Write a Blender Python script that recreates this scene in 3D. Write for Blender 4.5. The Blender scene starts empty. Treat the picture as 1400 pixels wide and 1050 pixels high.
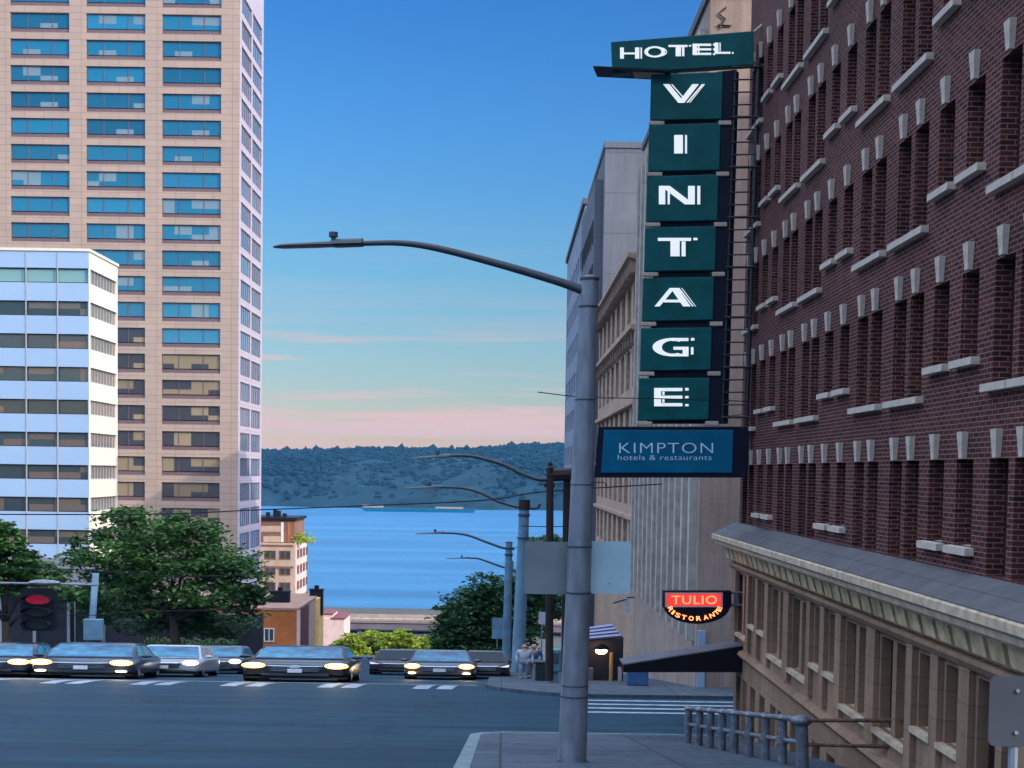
import bpy, bmesh, math, random
from mathutils import Vector, Matrix, Euler
random.seed(7)
sc = bpy.context.scene
col = sc.collection
PI = math.pi
R = math.radians

# ------------------------------------------------------------------ camera
F = 1750.0                      # focal length in photo pixels (1400 wide)
RM = (Matrix.Rotation(R(90 - 2.8), 3, 'X') @ Matrix.Rotation(R(0.85), 3, 'Z'))
v = RM.transposed() @ Vector((0, 1, 0))
PPX = 690 - F * v.x / (-v.z)
PPY = 645 + F * v.y / (-v.z)
cd = bpy.data.cameras.new('camera'); cam = bpy.data.objects.new('camera', cd); col.objects.link(cam)
cam.rotation_euler = RM.to_euler(); cam.location = (0, 0, 0)
cd.sensor_width = 36; cd.lens = F / 1400 * 36
cd.shift_x = (700 - PPX) / 1400; cd.shift_y = (PPY - 525) / 1400
cd.clip_start = 0.2; cd.clip_end = 12000
sc.camera = cam

def P(px, py, D):
    """world point seen at photo pixel (px,py) at depth Y = D"""
    d = RM @ Vector(((px - PPX) / F, -(py - PPY) / F, -1))
    return d * (D / d.y)

def zg(y):
    """street profile: steep, near-level crossing, steep down to the waterfront"""
    if y < 34: return -1.75 - .157 * y
    if y < 50: return -7.09 - .086 * (y - 34)
    if y < 403: return -8.466 - .14 * (y - 50)
    return -57.9

# ------------------------------------------------------------------ materials
def nodes(m):
    m.use_nodes = True
    nt = m.node_tree
    return nt, nt.nodes, nt.links, nt.nodes['Principled BSDF']

def mixc(nt, fac, a, b, blend='MIX'):
    n = nt.nodes.new('ShaderNodeMix'); n.data_type = 'RGBA'; n.blend_type = blend
    if isinstance(fac, (int, float)): n.inputs[0].default_value = fac
    else: nt.links.new(fac, n.inputs[0])
    for i, c in ((6, a), (7, b)):
        if isinstance(c, (tuple, list)): n.inputs[i].default_value = (*c[:3], 1)
        else: nt.links.new(c, n.inputs[i])
    return n.outputs[2]

def ramp(nt, src, stops):
    n = nt.nodes.new('ShaderNodeValToRGB'); nt.links.new(src, n.inputs[0])
    e = n.color_ramp.elements
    while len(e) < len(stops): e.new(0.5)
    for i, (p, c) in enumerate(stops):
        e[i].position = p; e[i].color = (*c, 1) if len(c) == 3 else c
    return n.outputs[0]

def noise(nt, vec, scale, detail=4, rough=.55):
    n = nt.nodes.new('ShaderNodeTexNoise'); n.inputs['Scale'].default_value = scale
    n.inputs['Detail'].default_value = detail; n.inputs['Roughness'].default_value = rough
    if vec is not None: nt.links.new(vec, n.inputs['Vector'])
    return n.outputs['Fac']

def objco(nt, scale=(1, 1, 1)):
    t = nt.nodes.new('ShaderNodeTexCoord'); mp = nt.nodes.new('ShaderNodeMapping')
    mp.inputs['Scale'].default_value = scale
    nt.links.new(t.outputs['Object'], mp.inputs['Vector']); return mp.outputs[0]

def mat(name, c, rough=.7, metal=0, var=.25, scale=3, bump=.0, stretch=(1, 1, 1), spec=.5, emit=None, estr=0, coat=0):
    m = bpy.data.materials.new(name); nt, N, L, b = nodes(m)
    co = objco(nt, stretch)
    n1 = noise(nt, co, scale, 6); n2 = noise(nt, co, scale * .13, 3)
    lo = tuple(x * (1 - var) for x in c); hi = tuple(min(1, x * (1 + var)) for x in c)
    c1 = ramp(nt, n1, [(.25, lo), (.75, hi)])
    c2 = ramp(nt, n2, [(.3, (1 - var * .6,) * 3), (.7, (1, 1, 1))])
    L.new(mixc(nt, 1, c1, c2, 'MULTIPLY'), b.inputs['Base Color'])
    b.inputs['Roughness'].default_value = rough; b.inputs['Metallic'].default_value = metal
    b.inputs['Specular IOR Level'].default_value = spec if rough < .55 or spec != .5 else .12
    b.inputs['Coat Weight'].default_value = coat
    if bump:
        bm = N.new('ShaderNodeBump'); bm.inputs['Strength'].default_value = bump; bm.inputs['Distance'].default_value = .02
        L.new(n1, bm.inputs['Height']); L.new(bm.outputs[0], b.inputs['Normal'])
    if emit: b.inputs['Emission Color'].default_value = (*emit, 1); b.inputs['Emission Strength'].default_value = estr
    return m

def brickmat(name, c1, c2, mortar, bw, rh, ms, bump=.3, dirt=.3, rough=.85, offset=.5, streak=0):
    m = bpy.data.materials.new(name); nt, N, L, b = nodes(m)
    t = N.new('ShaderNodeTexCoord'); s = N.new('ShaderNodeSeparateXYZ'); L.new(t.outputs['Object'], s.inputs[0])
    a = N.new('ShaderNodeMath'); a.operation = 'ADD'; L.new(s.outputs[0], a.inputs[0]); L.new(s.outputs[1], a.inputs[1])
    cb = N.new('ShaderNodeCombineXYZ'); L.new(a.outputs[0], cb.inputs[0]); L.new(s.outputs[2], cb.inputs[1])
    br = N.new('ShaderNodeTexBrick'); L.new(cb.outputs[0], br.inputs['Vector'])
    br.offset = offset
    br.inputs['Scale'].default_value = 1; br.inputs['Brick Width'].default_value = bw; br.inputs['Row Height'].default_value = rh
    br.inputs['Mortar Size'].default_value = ms; br.inputs['Color1'].default_value = (*c1, 1); br.inputs['Color2'].default_value = (*c2, 1)
    br.inputs['Mortar'].default_value = (*mortar, 1); br.inputs['Mortar Smooth'].default_value = .2
    n2 = noise(nt, t.outputs['Object'], .35, 6, .65); n3 = noise(nt, t.outputs['Object'], 9, 3)
    d = ramp(nt, n2, [(.3, (1 - dirt,) * 3), (.7, (1.0,) * 3)]); d2 = ramp(nt, n3, [(.2, (.8,) * 3), (.8, (1,) * 3)])
    x = mixc(nt, 1, br.outputs['Color'], d, 'MULTIPLY'); x = mixc(nt, 1, x, d2, 'MULTIPLY')
    if streak:
        co = objco(nt, (2.5, 2.5, .12)); n4 = noise(nt, co, 1.2, 5, .6)
        x = mixc(nt, 1, x, ramp(nt, n4, [(.35, (1 - streak,) * 3), (.62, (1, 1, 1))]), 'MULTIPLY')
    L.new(x, b.inputs['Base Color']); b.inputs['Roughness'].default_value = rough; b.inputs['Specular IOR Level'].default_value = .1 if rough > .55 else .4
    bm = N.new('ShaderNodeBump'); bm.inputs['Strength'].default_value = bump; bm.inputs['Distance'].default_value = .01
    inv = N.new('ShaderNodeMath'); inv.operation = 'SUBTRACT'; inv.inputs[0].default_value = 1; L.new(br.outputs['Fac'], inv.inputs[1])
    L.new(inv.outputs[0], bm.inputs['Height']); L.new(bm.outputs[0], b.inputs['Normal'])
    return m

def glass(name, c, rough=.04, spec=1.0, var=.5, metal=0.0, alt=None, thr=.6):
    """window glass: dark room behind, strong reflection, every pane a little different"""
    m = bpy.data.materials.new(name); nt, N, L, b = nodes(m)
    oi = N.new('ShaderNodeObjectInfo')
    co = objco(nt); nn = noise(nt, co, .9, 2)
    base = ramp(nt, oi.outputs['Random'], [(0, tuple(x * (1 - var) for x in c)), (1, c)])
    if alt:
        sn = N.new('ShaderNodeVectorMath'); sn.operation = 'SNAP'; L.new(co, sn.inputs[0]); sn.inputs[1].default_value = (2.6, 50, 50)
        cx = N.new('ShaderNodeCombineXYZ'); L.new(oi.outputs['Random'], cx.inputs[0]); L.new(oi.outputs['Random'], cx.inputs[2])
        ad = N.new('ShaderNodeVectorMath'); ad.operation = 'ADD'; L.new(sn.outputs[0], ad.inputs[0]); L.new(cx.outputs[0], ad.inputs[1])
        v = N.new('ShaderNodeTexWhiteNoise'); L.new(ad.outputs[0], v.inputs['Vector'])
        sp = N.new('ShaderNodeSeparateColor'); L.new(v.outputs['Color'], sp.inputs[0])
        base = mixc(nt, ramp(nt, sp.outputs[0], [(thr, (0, 0, 0)), (thr + .01, (1, 1, 1))]), base, alt)
    L.new(base, b.inputs['Base Color']); b.inputs['Roughness'].default_value = rough
    b.inputs['Specular IOR Level'].default_value = spec; b.inputs['IOR'].default_value = 1.7; b.inputs['Metallic'].default_value = metal
    bm = N.new('ShaderNodeBump'); bm.inputs['Strength'].default_value = .05; bm.inputs['Distance'].default_value = .05
    L.new(nn, bm.inputs['Height']); L.new(bm.outputs[0], b.inputs['Normal'])
    return m

def emis(name, c, s):
    m = bpy.data.materials.new(name); nt, N, L, b = nodes(m)
    b.inputs['Base Color'].default_value = (*c, 1); b.inputs['Emission Color'].default_value = (*c, 1); b.inputs['Emission Strength'].default_value = s
    return m

M = {}
M['brick'] = brickmat('dark_red_brick', (.135, .038, .033), (.052, .018, .019), (.26, .155, .14), .21, .068, .0085, .5, .35)
M['taupe'] = brickmat('taupe_stucco', (.38, .24, .155), (.34, .215, .145), (.24, .155, .105), 1.2, .42, .008, .25, .3, streak=.25)
M['stone'] = mat('cream_stone', (.50, .42, .35), .8, var=.22, scale=7, bump=.2)
M['stone_dirty'] = mat('weathered_stone', (.50, .38, .27), .8, var=.35, scale=5, bump=.3)
M['stone_dent'] = mat('ochre_stained_stone', (.60, .43, .25), .8, var=.4, scale=4, bump=.3)
M['flashing'] = mat('grey_roofing_felt', (.11, .105, .11), .6, var=.25, scale=3, bump=.2)
M['darkframe'] = mat('dark_frame', (.02, .02, .022), .5, var=.1)
M['glass'] = glass('window_glass', (.05, .06, .07), .04, 1)
M['sash'] = mat('dark_red_sash', (.05, .022, .024), .6, var=.1)
M['sign_teal'] = mat('dark_teal_enamel', (.002, .085, .088), .45, var=.25, scale=2.2, spec=.15, bump=.05)
M['sign_blue'] = mat('blue_teal_enamel', (.001, .105, .20), .4, var=.2, scale=1.5, spec=.12)
M['sign_dark'] = mat('navy_black_metal', (.006, .008, .020), .5, var=.2, spec=.12)
M['sign_letter'] = mat('glowing_white_letter', (.82, .82, .80), .4, var=.04, emit=(1, 1, .97), estr=.3)  # faint glow added to keep the letters white in shade
M['sign_letter2'] = mat('pale_blue_letter', (.50, .68, .78), .4, var=.04)
M['bracket'] = mat('beige_bracket_paint', (.42, .33, .27), .7, var=.2)
M['black'] = mat('black_metal', (.012, .012, .014), .45, var=.2)
M['galv'] = mat('galvanised_steel', (.19, .215, .26), .5, metal=.35, var=.35, scale=2.5, bump=.12, stretch=(2, 2, .6))
M['lamp_dark'] = mat('dark_grey_lamp_paint', (.035, .045, .06), .5, var=.2)
M['poleblue'] = mat('blue_grey_painted_pole', (.12, .24, .34), .5, var=.3, scale=2)
M['brownpole'] = mat('dark_brown_pole', (.035, .026, .024), .6, var=.25)
M['plate_back'] = mat('bare_aluminium_sign_back', (.36, .52, .60), .5, metal=.1, var=.12, scale=1.5)
M['plate_dull'] = mat('dull_grey_sign_back', (.15, .185, .20), .6, var=.15, scale=1.5)
M['plate_grey'] = mat('slate_grey_sign_back', (.045, .052, .065), .6, var=.15, scale=1.5)
M['rail'] = mat('weathered_painted_rail', (.15, .17, .20), .42, metal=.3, var=.5, scale=8, bump=.2)
M['rust'] = mat('rusty_rail', (.11, .055, .035), .7, metal=.2, var=.6, scale=9, bump=.3)
M['beige'] = brickmat('beige_panel_stone', (.42, .31, .24), (.38, .28, .22), (.24, .17, .13), 2.2, .85, .02, .2, .25, streak=.2)
M['mauve'] = brickmat('mauve_plaster', (.50, .385, .33), (.46, .36, .31), (.42, .32, .28), 2.5, 1.1, .008, .1, .3, streak=.25)
M['rib'] = mat('ribbed_grey_stone', (.44, .40, .36), .8, var=.3, scale=2)
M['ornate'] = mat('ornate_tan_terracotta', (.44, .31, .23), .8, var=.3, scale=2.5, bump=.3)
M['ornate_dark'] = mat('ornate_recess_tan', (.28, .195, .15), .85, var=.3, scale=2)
M['greyconc'] = brickmat('smooth_grey_concrete', (.17, .19, .23), (.16, .18, .22), (.11, .12, .15), 9, 3.4, .035, .1, .2, streak=.15)
M['bluegrey'] = brickmat('light_blue_grey_concrete', (.28, .34, .44), (.27, .33, .43), (.2, .25, .34), 9, 3.4, .04, .1, .2)
M['tower'] = brickmat('pink_granite_panels', (.44, .335, .27), (.40, .31, .255), (.25, .18, .145), 2.84, .98, .035, .1, .12, rough=.5, offset=0)
M['tower_pale'] = brickmat('side_lit_granite_panels', (.46, .42, .49), (.44, .40, .47), (.30, .27, .33), 2.84, .98, .035, .1, .12, rough=.45, offset=0)  # same granite; pale light on the side face put into the colour
M['tower_glass'] = glass('blue_tower_glass', (.02, .19, .33), .03, 1, .55, alt=(.16, .24, .28), thr=.84)
M['tower_glass_tan'] = glass('tan_reflection_tower_glass', (.30, .24, .15), .05, .6, .35, alt=(.035, .04, .055), thr=.5)  # tan reflection of buildings opposite put into the pane colour
M['tower_glass_side'] = glass('side_tower_glass', (.12, .22, .33), .08, .9, .3)
M['tower_sill'] = mat('dark_plum_sill_panel', (.13, .085, .095), .5, var=.15)
M['panel_blue'] = mat('sky_tinted_metal_panel', (.34, .50, .70), .35, metal=.25, var=.05, scale=.2, spec=.6)  # white office front: reflected blue sky put into the panel colour
M['panel_cream'] = mat('sunlit_cream_metal_panel', (.66, .62, .50), .5, var=.06, scale=.4)  # same cladding on the sunny side, sunlight put into the cream
M['ribbon_glass'] = glass('dark_ribbon_glass', (.035, .06, .07), .03, 1, .5, alt=(.12, .09, .07), thr=.62)
M['ribbon_pale'] = glass('pale_ribbon_glass', (.22, .42, .42), .04, 1, .2)
M['ribbon_tan'] = glass('tan_ribbon_glass', (.18, .15, .11), .06, .8, .4)
M['mullion'] = mat('grey_mullion', (.3, .33, .36), .5, var=.1)
M['aptbrick'] = brickmat('brown_apartment_brick', (.26, .125, .09), (.22, .11, .08), (.3, .2, .16), .9, .3, .05, .2, .3)
M['aptcream'] = mat('cream_apartment_stone', (.50, .38, .30), .8, var=.2, scale=.8)
M['aptside'] = mat('pale_pink_apartment_wall', (.62, .46, .42), .8, var=.15, scale=.8)
M['orange'] = brickmat('orange_brick', (.66, .21, .06), (.58, .18, .05), (.36, .16, .09), .8, .3, .03, .2, .4)
M['maroon'] = mat('maroon_wall', (.16, .06, .07), .8, var=.2)
M['yellow'] = mat('yellow_plaster', (.90, .58, .22), .8, var=.15, scale=1)
M['roof'] = mat('flat_roof_gravel', (.36, .22, .17), .9, var=.25, scale=1)
M['hvac'] = mat('dark_rooftop_unit', (.012, .014, .022), .6, var=.2)
M['viaduct'] = mat('viaduct_concrete', (.30, .24, .20), .85, var=.2, scale=.3)
M['viaduct_dark'] = mat('viaduct_shaded_concrete', (.14, .12, .14), .85, var=.2, scale=.3)  # same concrete darkened: shade under the deck put into the colour
M['bark'] = mat('bark', (.05, .04, .035), .9, var=.4, scale=4, bump=.5)
M['awning'] = mat('black_awning_canvas', (.008, .008, .012), .8, var=.2)
M['awning_top'] = mat('grey_faded_canvas', (.12, .12, .14), .8, var=.25, scale=2)
M['tyre'] = mat('tyre_rubber', (.012, .012, .013), .8, var=.2)
M['rimm'] = mat('alloy_rim', (.4, .4, .42), .35, metal=.8, var=.1)
M['chrome'] = mat('chrome_trim', (.6, .62, .66), .2, metal=1, var=.05)
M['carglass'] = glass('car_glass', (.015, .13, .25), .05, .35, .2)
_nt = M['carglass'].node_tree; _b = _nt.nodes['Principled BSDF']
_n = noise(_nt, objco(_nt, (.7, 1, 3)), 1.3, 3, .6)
_nt.links.new(ramp(_nt, _n, [(.35, (.004, .045, .095)), (.5, (.012, .12, .22)), (.68, (.03, .22, .34))]), _b.inputs['Base Color'])  # patchy blue sky reflection painted into the windscreen colour
M['carglass_dark'] = glass('dark_car_glass', (.008, .02, .035), .08, .12, .2)
M['plate'] = mat('licence_plate', (.55, .55, .62), .5, var=.1, scale=6)
M['lens'] = emis('lit_headlight', (1.0, .45, .10), 3.2)
M['lens_core'] = emis('lit_headlight_core', (1.0, .78, .45), 90)
M['lens_soft'] = emis('dim_headlight', (1.0, .93, .85), 2.2)
M['fog'] = emis('lit_fog_lamp', (1.0, .66, .3), 9)
M['skin'] = mat('skin', (.5, .33, .25), .6, var=.08)
M['hair'] = mat('hair', (.10, .06, .04), .7, var=.2)
M['hair_fair'] = mat('fair_hair', (.45, .33, .18), .7, var=.2)
M['white_cloth'] = mat('white_cloth', (.42, .46, .54), .8, var=.1)
M['grey_cloth'] = mat('grey_cloth', (.22, .25, .32), .85, var=.15)
M['blue_cloth'] = mat('blue_cloth', (.05, .12, .26), .85, var=.15)
M['white_paint'] = mat('worn_white_road_paint', (.30, .36, .42), .7, var=.45, scale=3)
M['tealbox'] = mat('teal_painted_box', (.09, .27, .33), .5, var=.15)
M['house'] = mat('white_house_wall', (.72, .7, .68), .8, var=.1)
M['houseroof'] = mat('grey_shingle', (.16, .15, .16), .8, var=.1)
M['red'] = emis('lit_red_signal_lens', (.34, .006, .03), .3)
M['dark_lens'] = mat('unlit_signal_lens', (.02, .03, .03), .3, var=.1)
M['neon'] = emis('red_neon', (1.0, .10, .035), 2.6)
M['neon_or'] = emis('orange_neon', (1.0, .22, .06), 2.4)
M['neon_back'] = emis('red_neon_panel', (.55, .03, .03), .75)
M['pale_frame'] = mat('pale_pink_frame', (.5, .36, .38), .5, var=.1)
M['stripe'] = mat('striped_canvas', (.32, .34, .55), .8, var=.1)
M['lantern'] = emis('lit_lantern', (1.0, .55, .2), 9)
M['ochre'] = mat('ochre_post', (.40, .26, .11), .7, var=.2)
M['wire'] = mat('overhead_cable', (.015, .018, .025), .6, var=.1)
M['storedark'] = mat('dark_shopfront', (.02, .022, .035), .5, var=.3, scale=1)
M['greenery'] = mat('roof_plants', (.10, .14, .04), .8, var=.4, scale=2)

# asphalt, concrete, water, hills
def asphalt():
    m = bpy.data.materials.new('asphalt'); nt, N, L, b = nodes(m)
    co = objco(nt); fine = noise(nt, co, 28, 5, .7); mid = noise(nt, objco(nt, (.25, 1.4, 1)), .9, 6, .6)
    tr = noise(nt, objco(nt, (.03, .9, 1)), 1.1, 4, .6)
    c = ramp(nt, fine, [(.25, (.006, .028, .050)), (.75, (.017, .062, .102))])
    c = mixc(nt, 1, c, ramp(nt, mid, [(.3, (.66,) * 3), (.7, (1.12,) * 3)]), 'MULTIPLY')
    c = mixc(nt, 1, c, ramp(nt, tr, [(.35, (.75,) * 3), (.65, (1.1,) * 3)]), 'MULTIPLY')
    v = N.new('ShaderNodeTexVoronoi'); v.feature = 'DISTANCE_TO_EDGE'; v.inputs['Scale'].default_value = .16
    wv = N.new('ShaderNodeVectorMath'); wv.operation = 'ADD'; nz = N.new('ShaderNodeTexNoise'); nz.inputs['Scale'].default_value = .6; nz.inputs['Detail'].default_value = 6
    L.new(co, nz.inputs['Vector']); sc2 = N.new('ShaderNodeVectorMath'); sc2.operation = 'SCALE'; sc2.inputs['Scale'].default_value = 3
    L.new(nz.outputs['Color'], sc2.inputs[0]); L.new(co, wv.inputs[0]); L.new(sc2.outputs[0], wv.inputs[1]); L.new(wv.outputs[0], v.inputs['Vector'])
    c = mixc(nt, 1, c, ramp(nt, v.outputs['Distance'], [(0, (.6,) * 3), (.014, (1,) * 3)]), 'MULTIPLY')
    L.new(c, b.inputs['Base Color']); b.inputs['Roughness'].default_value = .75; b.inputs['Specular IOR Level'].default_value = .12
    bm = N.new('ShaderNodeBump'); bm.inputs['Strength'].default_value = .35; bm.inputs['Distance'].default_value = .02
    L.new(fine, bm.inputs['Height']); L.new(bm.outputs[0], b.inputs['Normal'])
    return m
M['asphalt'] = asphalt()
def concrete():
    m = bpy.data.materials.new('pavement_concrete'); nt, N, L, b = nodes(m)
    t = N.new('ShaderNodeTexCoord')
    br = N.new('ShaderNodeTexBrick'); L.new(t.outputs['Object'], br.inputs['Vector']); br.offset = 0
    br.inputs['Scale'].default_value = 1; br.inputs['Brick Width'].default_value = 3.2; br.inputs['Row Height'].default_value = 1.9
    br.inputs['Mortar Size'].default_value = .03; br.inputs['Color1'].default_value = (.085, .11, .14, 1); br.inputs['Color2'].default_value = (.068, .092, .12, 1)
    br.inputs['Mortar'].default_value = (.05, .055, .065, 1)
    n1 = noise(nt, t.outputs['Object'], 2.2, 8, .65); n2 = noise(nt, t.outputs['Object'], 30, 3, .6)
    c = mixc(nt, 1, br.outputs['Color'], ramp(nt, n1, [(.3, (.6,) * 3), (.7, (1.15,) * 3)]), 'MULTIPLY')
    c = mixc(nt, 1, c, ramp(nt, n2, [(.3, (.82,) * 3), (.7, (1.1,) * 3)]), 'MULTIPLY')
    L.new(c, b.inputs['Base Color']); b.inputs['Roughness'].default_value = .8; b.inputs['Specular IOR Level'].default_value = .12
    return m
M['pavement'] = concrete()
M['kerb'] = mat('kerb_stone', (.17, .23, .25), .8, var=.3, scale=4, bump=.2)
M['ground'] = mat('packed_ground', (.07, .075, .07), .9, var=.3, scale=.5)
def water():
    m = bpy.data.materials.new('bay_water'); nt, N, L, b = nodes(m)
    co = objco(nt, (.35, 1, 1)); a = noise(nt, co, .16, 8, .7); a2 = noise(nt, objco(nt, (.12, 1, 1)), .014, 5, .6)
    c = ramp(nt, a2, [(.35, (.010, .085, .20)), (.65, (.026, .15, .30))])
    L.new(c, b.inputs['Base Color']); b.inputs['Roughness'].default_value = .28; b.inputs['IOR'].default_value = 1.33
    b.inputs['Specular Tint'].default_value = (.45, .8, 1, 1)
    bm = N.new('ShaderNodeBump'); bm.inputs['Strength'].default_value = 1; bm.inputs['Distance'].default_value = 2.4
    L.new(a, bm.inputs['Height']); L.new(bm.outputs[0], b.inputs['Normal'])
    return m
M['water'] = water()
M['hill'] = mat('wooded_hillside', (.008, .030, .042), .95, var=.5, scale=.02, spec=.1)
M['forest'] = mat('distant_conifers', (.007, .027, .038), .95, var=.4, scale=.03, spec=.1)

def leafmat(name, c, c2, trans=.25):
    m = bpy.data.materials.new(name); nt, N, L, b = nodes(m)
    g = N.new('ShaderNodeNewGeometry'); co = objco(nt); n = noise(nt, co, .5, 3)
    cc = mixc(nt, g.outputs['Random Per Island'], c, c2)
    cc = mixc(nt, 1, cc, ramp(nt, n, [(.35, (.55,) * 3), (.65, (1.15,) * 3)]), 'MULTIPLY')
    L.new(cc, b.inputs['Base Color']); b.inputs['Roughness'].default_value = .55; b.inputs['Specular IOR Level'].default_value = .35
    t = N.new('ShaderNodeBsdfTranslucent'); L.new(cc, t.inputs[0])
    mx = N.new('ShaderNodeMixShader'); mx.inputs[0].default_value = trans
    L.new(b.outputs[0], mx.inputs[1]); L.new(t.outputs[0], mx.inputs[2]); L.new(mx.outputs[0], N['Material Output'].inputs[0])
    return m
M['leaf_dark'] = leafmat('dark_green_leaves', (.013, .062, .010), (.08, .20, .026))
M['leaf_blue'] = leafmat('deep_green_leaves', (.010, .050, .016), (.05, .14, .03))
M['leaf_lit'] = leafmat('sunlit_green_leaves', (.13, .24, .012), (.42, .50, .03), .4)  # brighter leaf copy: sunlight put into the yellow-green colour

# ------------------------------------------------------------------ mesh builder
class MB:
    def __init__(s): s.v = []; s.f = []; s.m = []
    def poly(s, pts, mi=0):
        k = len(s.v); s.v += [tuple(p) for p in pts]; s.f.append(tuple(range(k, k + len(pts)))); s.m.append(mi)
    def hexa(s, c, mi=0):      # 8 corners: 4 bottom ccw, 4 top ccw
        k = len(s.v); s.v += [tuple(p) for p in c]
        for q in ((3, 2, 1, 0), (4, 5, 6, 7), (0, 1, 5, 4), (1, 2, 6, 5), (2, 3, 7, 6), (3, 0, 4, 7)):
            s.f.append(tuple(k + i for i in q)); s.m.append(mi)
    def box(s, x0, x1, y0, y1, z0, z1, mi=0):
        s.hexa([(x0, y0, z0), (x1, y0, z0), (x1, y1, z0), (x0, y1, z0), (x0, y0, z1), (x1, y0, z1), (x1, y1, z1), (x0, y1, z1)], mi)
    def slab(s, a, b, c, d, nrm, t, mi=0):   # quad a,b,c,d thickened along nrm
        n = Vector(nrm).normalized() * t
        lo = [Vector(p) for p in (a, b, c, d)]; s.hexa([*lo, *[p + n for p in lo]], mi)
    def prism(s, pts, off, mi=0):            # polygon extruded by vector off
        k = len(s.v); n = len(pts); o = Vector(off)
        s.v += [tuple(p) for p in pts] + [tuple(Vector(p) + o) for p in pts]
        s.f.append(tuple(range(k + n - 1, k - 1, -1))); s.m.append(mi)
        s.f.append(tuple(range(k + n, k + 2 * n))); s.m.append(mi)
        for i in range(n):
            j = (i + 1) % n; s.f.append((k + i, k + j, k + n + j, k + n + i)); s.m.append(mi)
    def tube(s, path, rad, seg=10, mi=0, caps=True):
        path = [Vector(p) for p in path]
        if isinstance(rad, (int, float)): rad = [rad] * len(path)
        k0 = len(s.v); up = None
        for i, p in enumerate(path):
            t = (path[min(i + 1, len(path) - 1)] - path[max(i - 1, 0)]).normalized()
            if up is None:
                up = Vector((0, 0, 1)) if abs(t.z) < .9 else Vector((1, 0, 0))
            a = t.cross(up).normalized(); b = a.cross(t).normalized(); up = b
            for j in range(seg):
                an = 2 * PI * j / seg
                s.v.append(tuple(p + (a * math.cos(an) + b * math.sin(an)) * rad[i]))
        for i in range(len(path) - 1):
            for j in range(seg):
                j2 = (j + 1) % seg; q = k0 + i * seg
                s.f.append((q + j, q + j2, q + seg + j2, q + seg + j)); s.m.append(mi)
        if caps:
            s.f.append(tuple(k0 + j for j in range(seg - 1, -1, -1))); s.m.append(mi)
            q = k0 + (len(path) - 1) * seg; s.f.append(tuple(q + j for j in range(seg))); s.m.append(mi)
    def ellipsoid(s, c, r, seg=12, rings=8, mi=0):
        k = len(s.v); cx, cy, cz = c; rx, ry, rz = r
        for i in range(rings + 1):
            th = PI * i / rings
            for j in range(seg):
                a = 2 * PI * j / seg
                s.v.append((cx + rx * math.sin(th) * math.cos(a), cy + ry * math.sin(th) * math.sin(a), cz + rz * math.cos(th)))
        for i in range(rings):
            for j in range(seg):
                j2 = (j + 1) % seg; q = k + i * seg
                s.f.append((q + j, q + seg + j, q + seg + j2, q + j2)); s.m.append(mi)
    def loft(s, rings, mi=0, caps=True):
        k = len(s.v); n = len(rings[0])
        for r in rings: s.v += [tuple(p) for p in r]
        for i in range(len(rings) - 1):
            for j in range(n):
                j2 = (j + 1) % n; q = k + i * n
                s.f.append((q + j, q + j2, q + n + j2, q + n + j)); s.m.append(mi)
        if caps:
            s.f.append(tuple(k + j for j in range(n - 1, -1, -1))); s.m.append(mi)
            q = k + (len(rings) - 1) * n; s.f.append(tuple(q + j for j in range(n))); s.m.append(mi)
    def mesh(s, name, mats, smooth=False):
        me = bpy.data.meshes.new(name); me.from_pydata(s.v, [], s.f)
        for m in (mats if isinstance(mats, (list, tuple)) else [mats]): me.materials.append(m)
        me.polygons.foreach_set('material_index', s.m)
        if smooth: me.polygons.foreach_set('use_smooth', [True] * len(s.f))
        me.update(); return me
    def build(s, name, mats, parent=None, smooth=False, loc=None, bevel=0):
        o = bpy.data.objects.new(name, s.mesh(name, mats, smooth)); col.objects.link(o)
        if parent: o.parent = parent
        if loc is not None: o.location = loc
        if bevel:
            b = o.modifiers.new('bevel', 'BEVEL'); b.width = bevel; b.segments = 2; b.limit_method = 'ANGLE'
        if smooth and not bevel: pass
        return o

def shade_auto(o, ang=40):
    me = o.data; me.polygons.foreach_set('use_smooth', [True] * len(me.polygons))
    try: me.set_sharp_from_angle(angle=R(ang))
    except Exception: pass
    return o

def tag(o, label, cat, group=None):
    o['label'] = label; o['category'] = cat
    if group: o['group'] = group
    return o
def thing(name, label, cat, loc=(0, 0, 0), rz=0, group=None):
    o = bpy.data.objects.new(name, None); col.objects.link(o); o.location = loc; o.rotation_euler = (0, 0, rz); o.empty_display_size = .3
    return tag(o, label, cat, group)
def struct(o, kind='structure'):
    o['kind'] = kind; return o
def inst(name, me, parent, loc, rz=0, rot=None):
    o = bpy.data.objects.new(name, me); col.objects.link(o); o.parent = parent; o.location = loc
    o.rotation_euler = rot or (0, 0, rz); return o

def text_mb(s, body, width, height, thick, place, spacing=1.0, off=0.0):
    """writing as solid letters; place(u,v,d)-> world; u,v from 0..width,0..height"""
    cu = bpy.data.curves.new('t', 'FONT'); cu.body = body; cu.size = 1; cu.space_character = spacing; cu.resolution_u = 4
    cu.extrude = .01; cu.offset = off
    ob = bpy.data.objects.new('t', cu); col.objects.link(ob)
    dg = bpy.context.evaluated_depsgraph_get(); me = bpy.data.meshes.new_from_object(ob.evaluated_get(dg))
    xs = [v.co.x for v in me.vertices]; ys = [v.co.y for v in me.vertices]
    x0, x1, y0, y1 = min(xs), max(xs), min(ys), max(ys)
    k = len(s.v)
    for v in me.vertices:
        s.v.append(tuple(place((v.co.x - x0) / (x1 - x0) * width, (v.co.y - y0) / (y1 - y0) * height, thick if v.co.z > 0 else 0)))
    for p in me.polygons: s.f.append(tuple(k + i for i in p.vertices)); s.m.append(0)
    bpy.data.objects.remove(ob); bpy.data.curves.remove(cu); bpy.data.meshes.remove(me)

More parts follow.
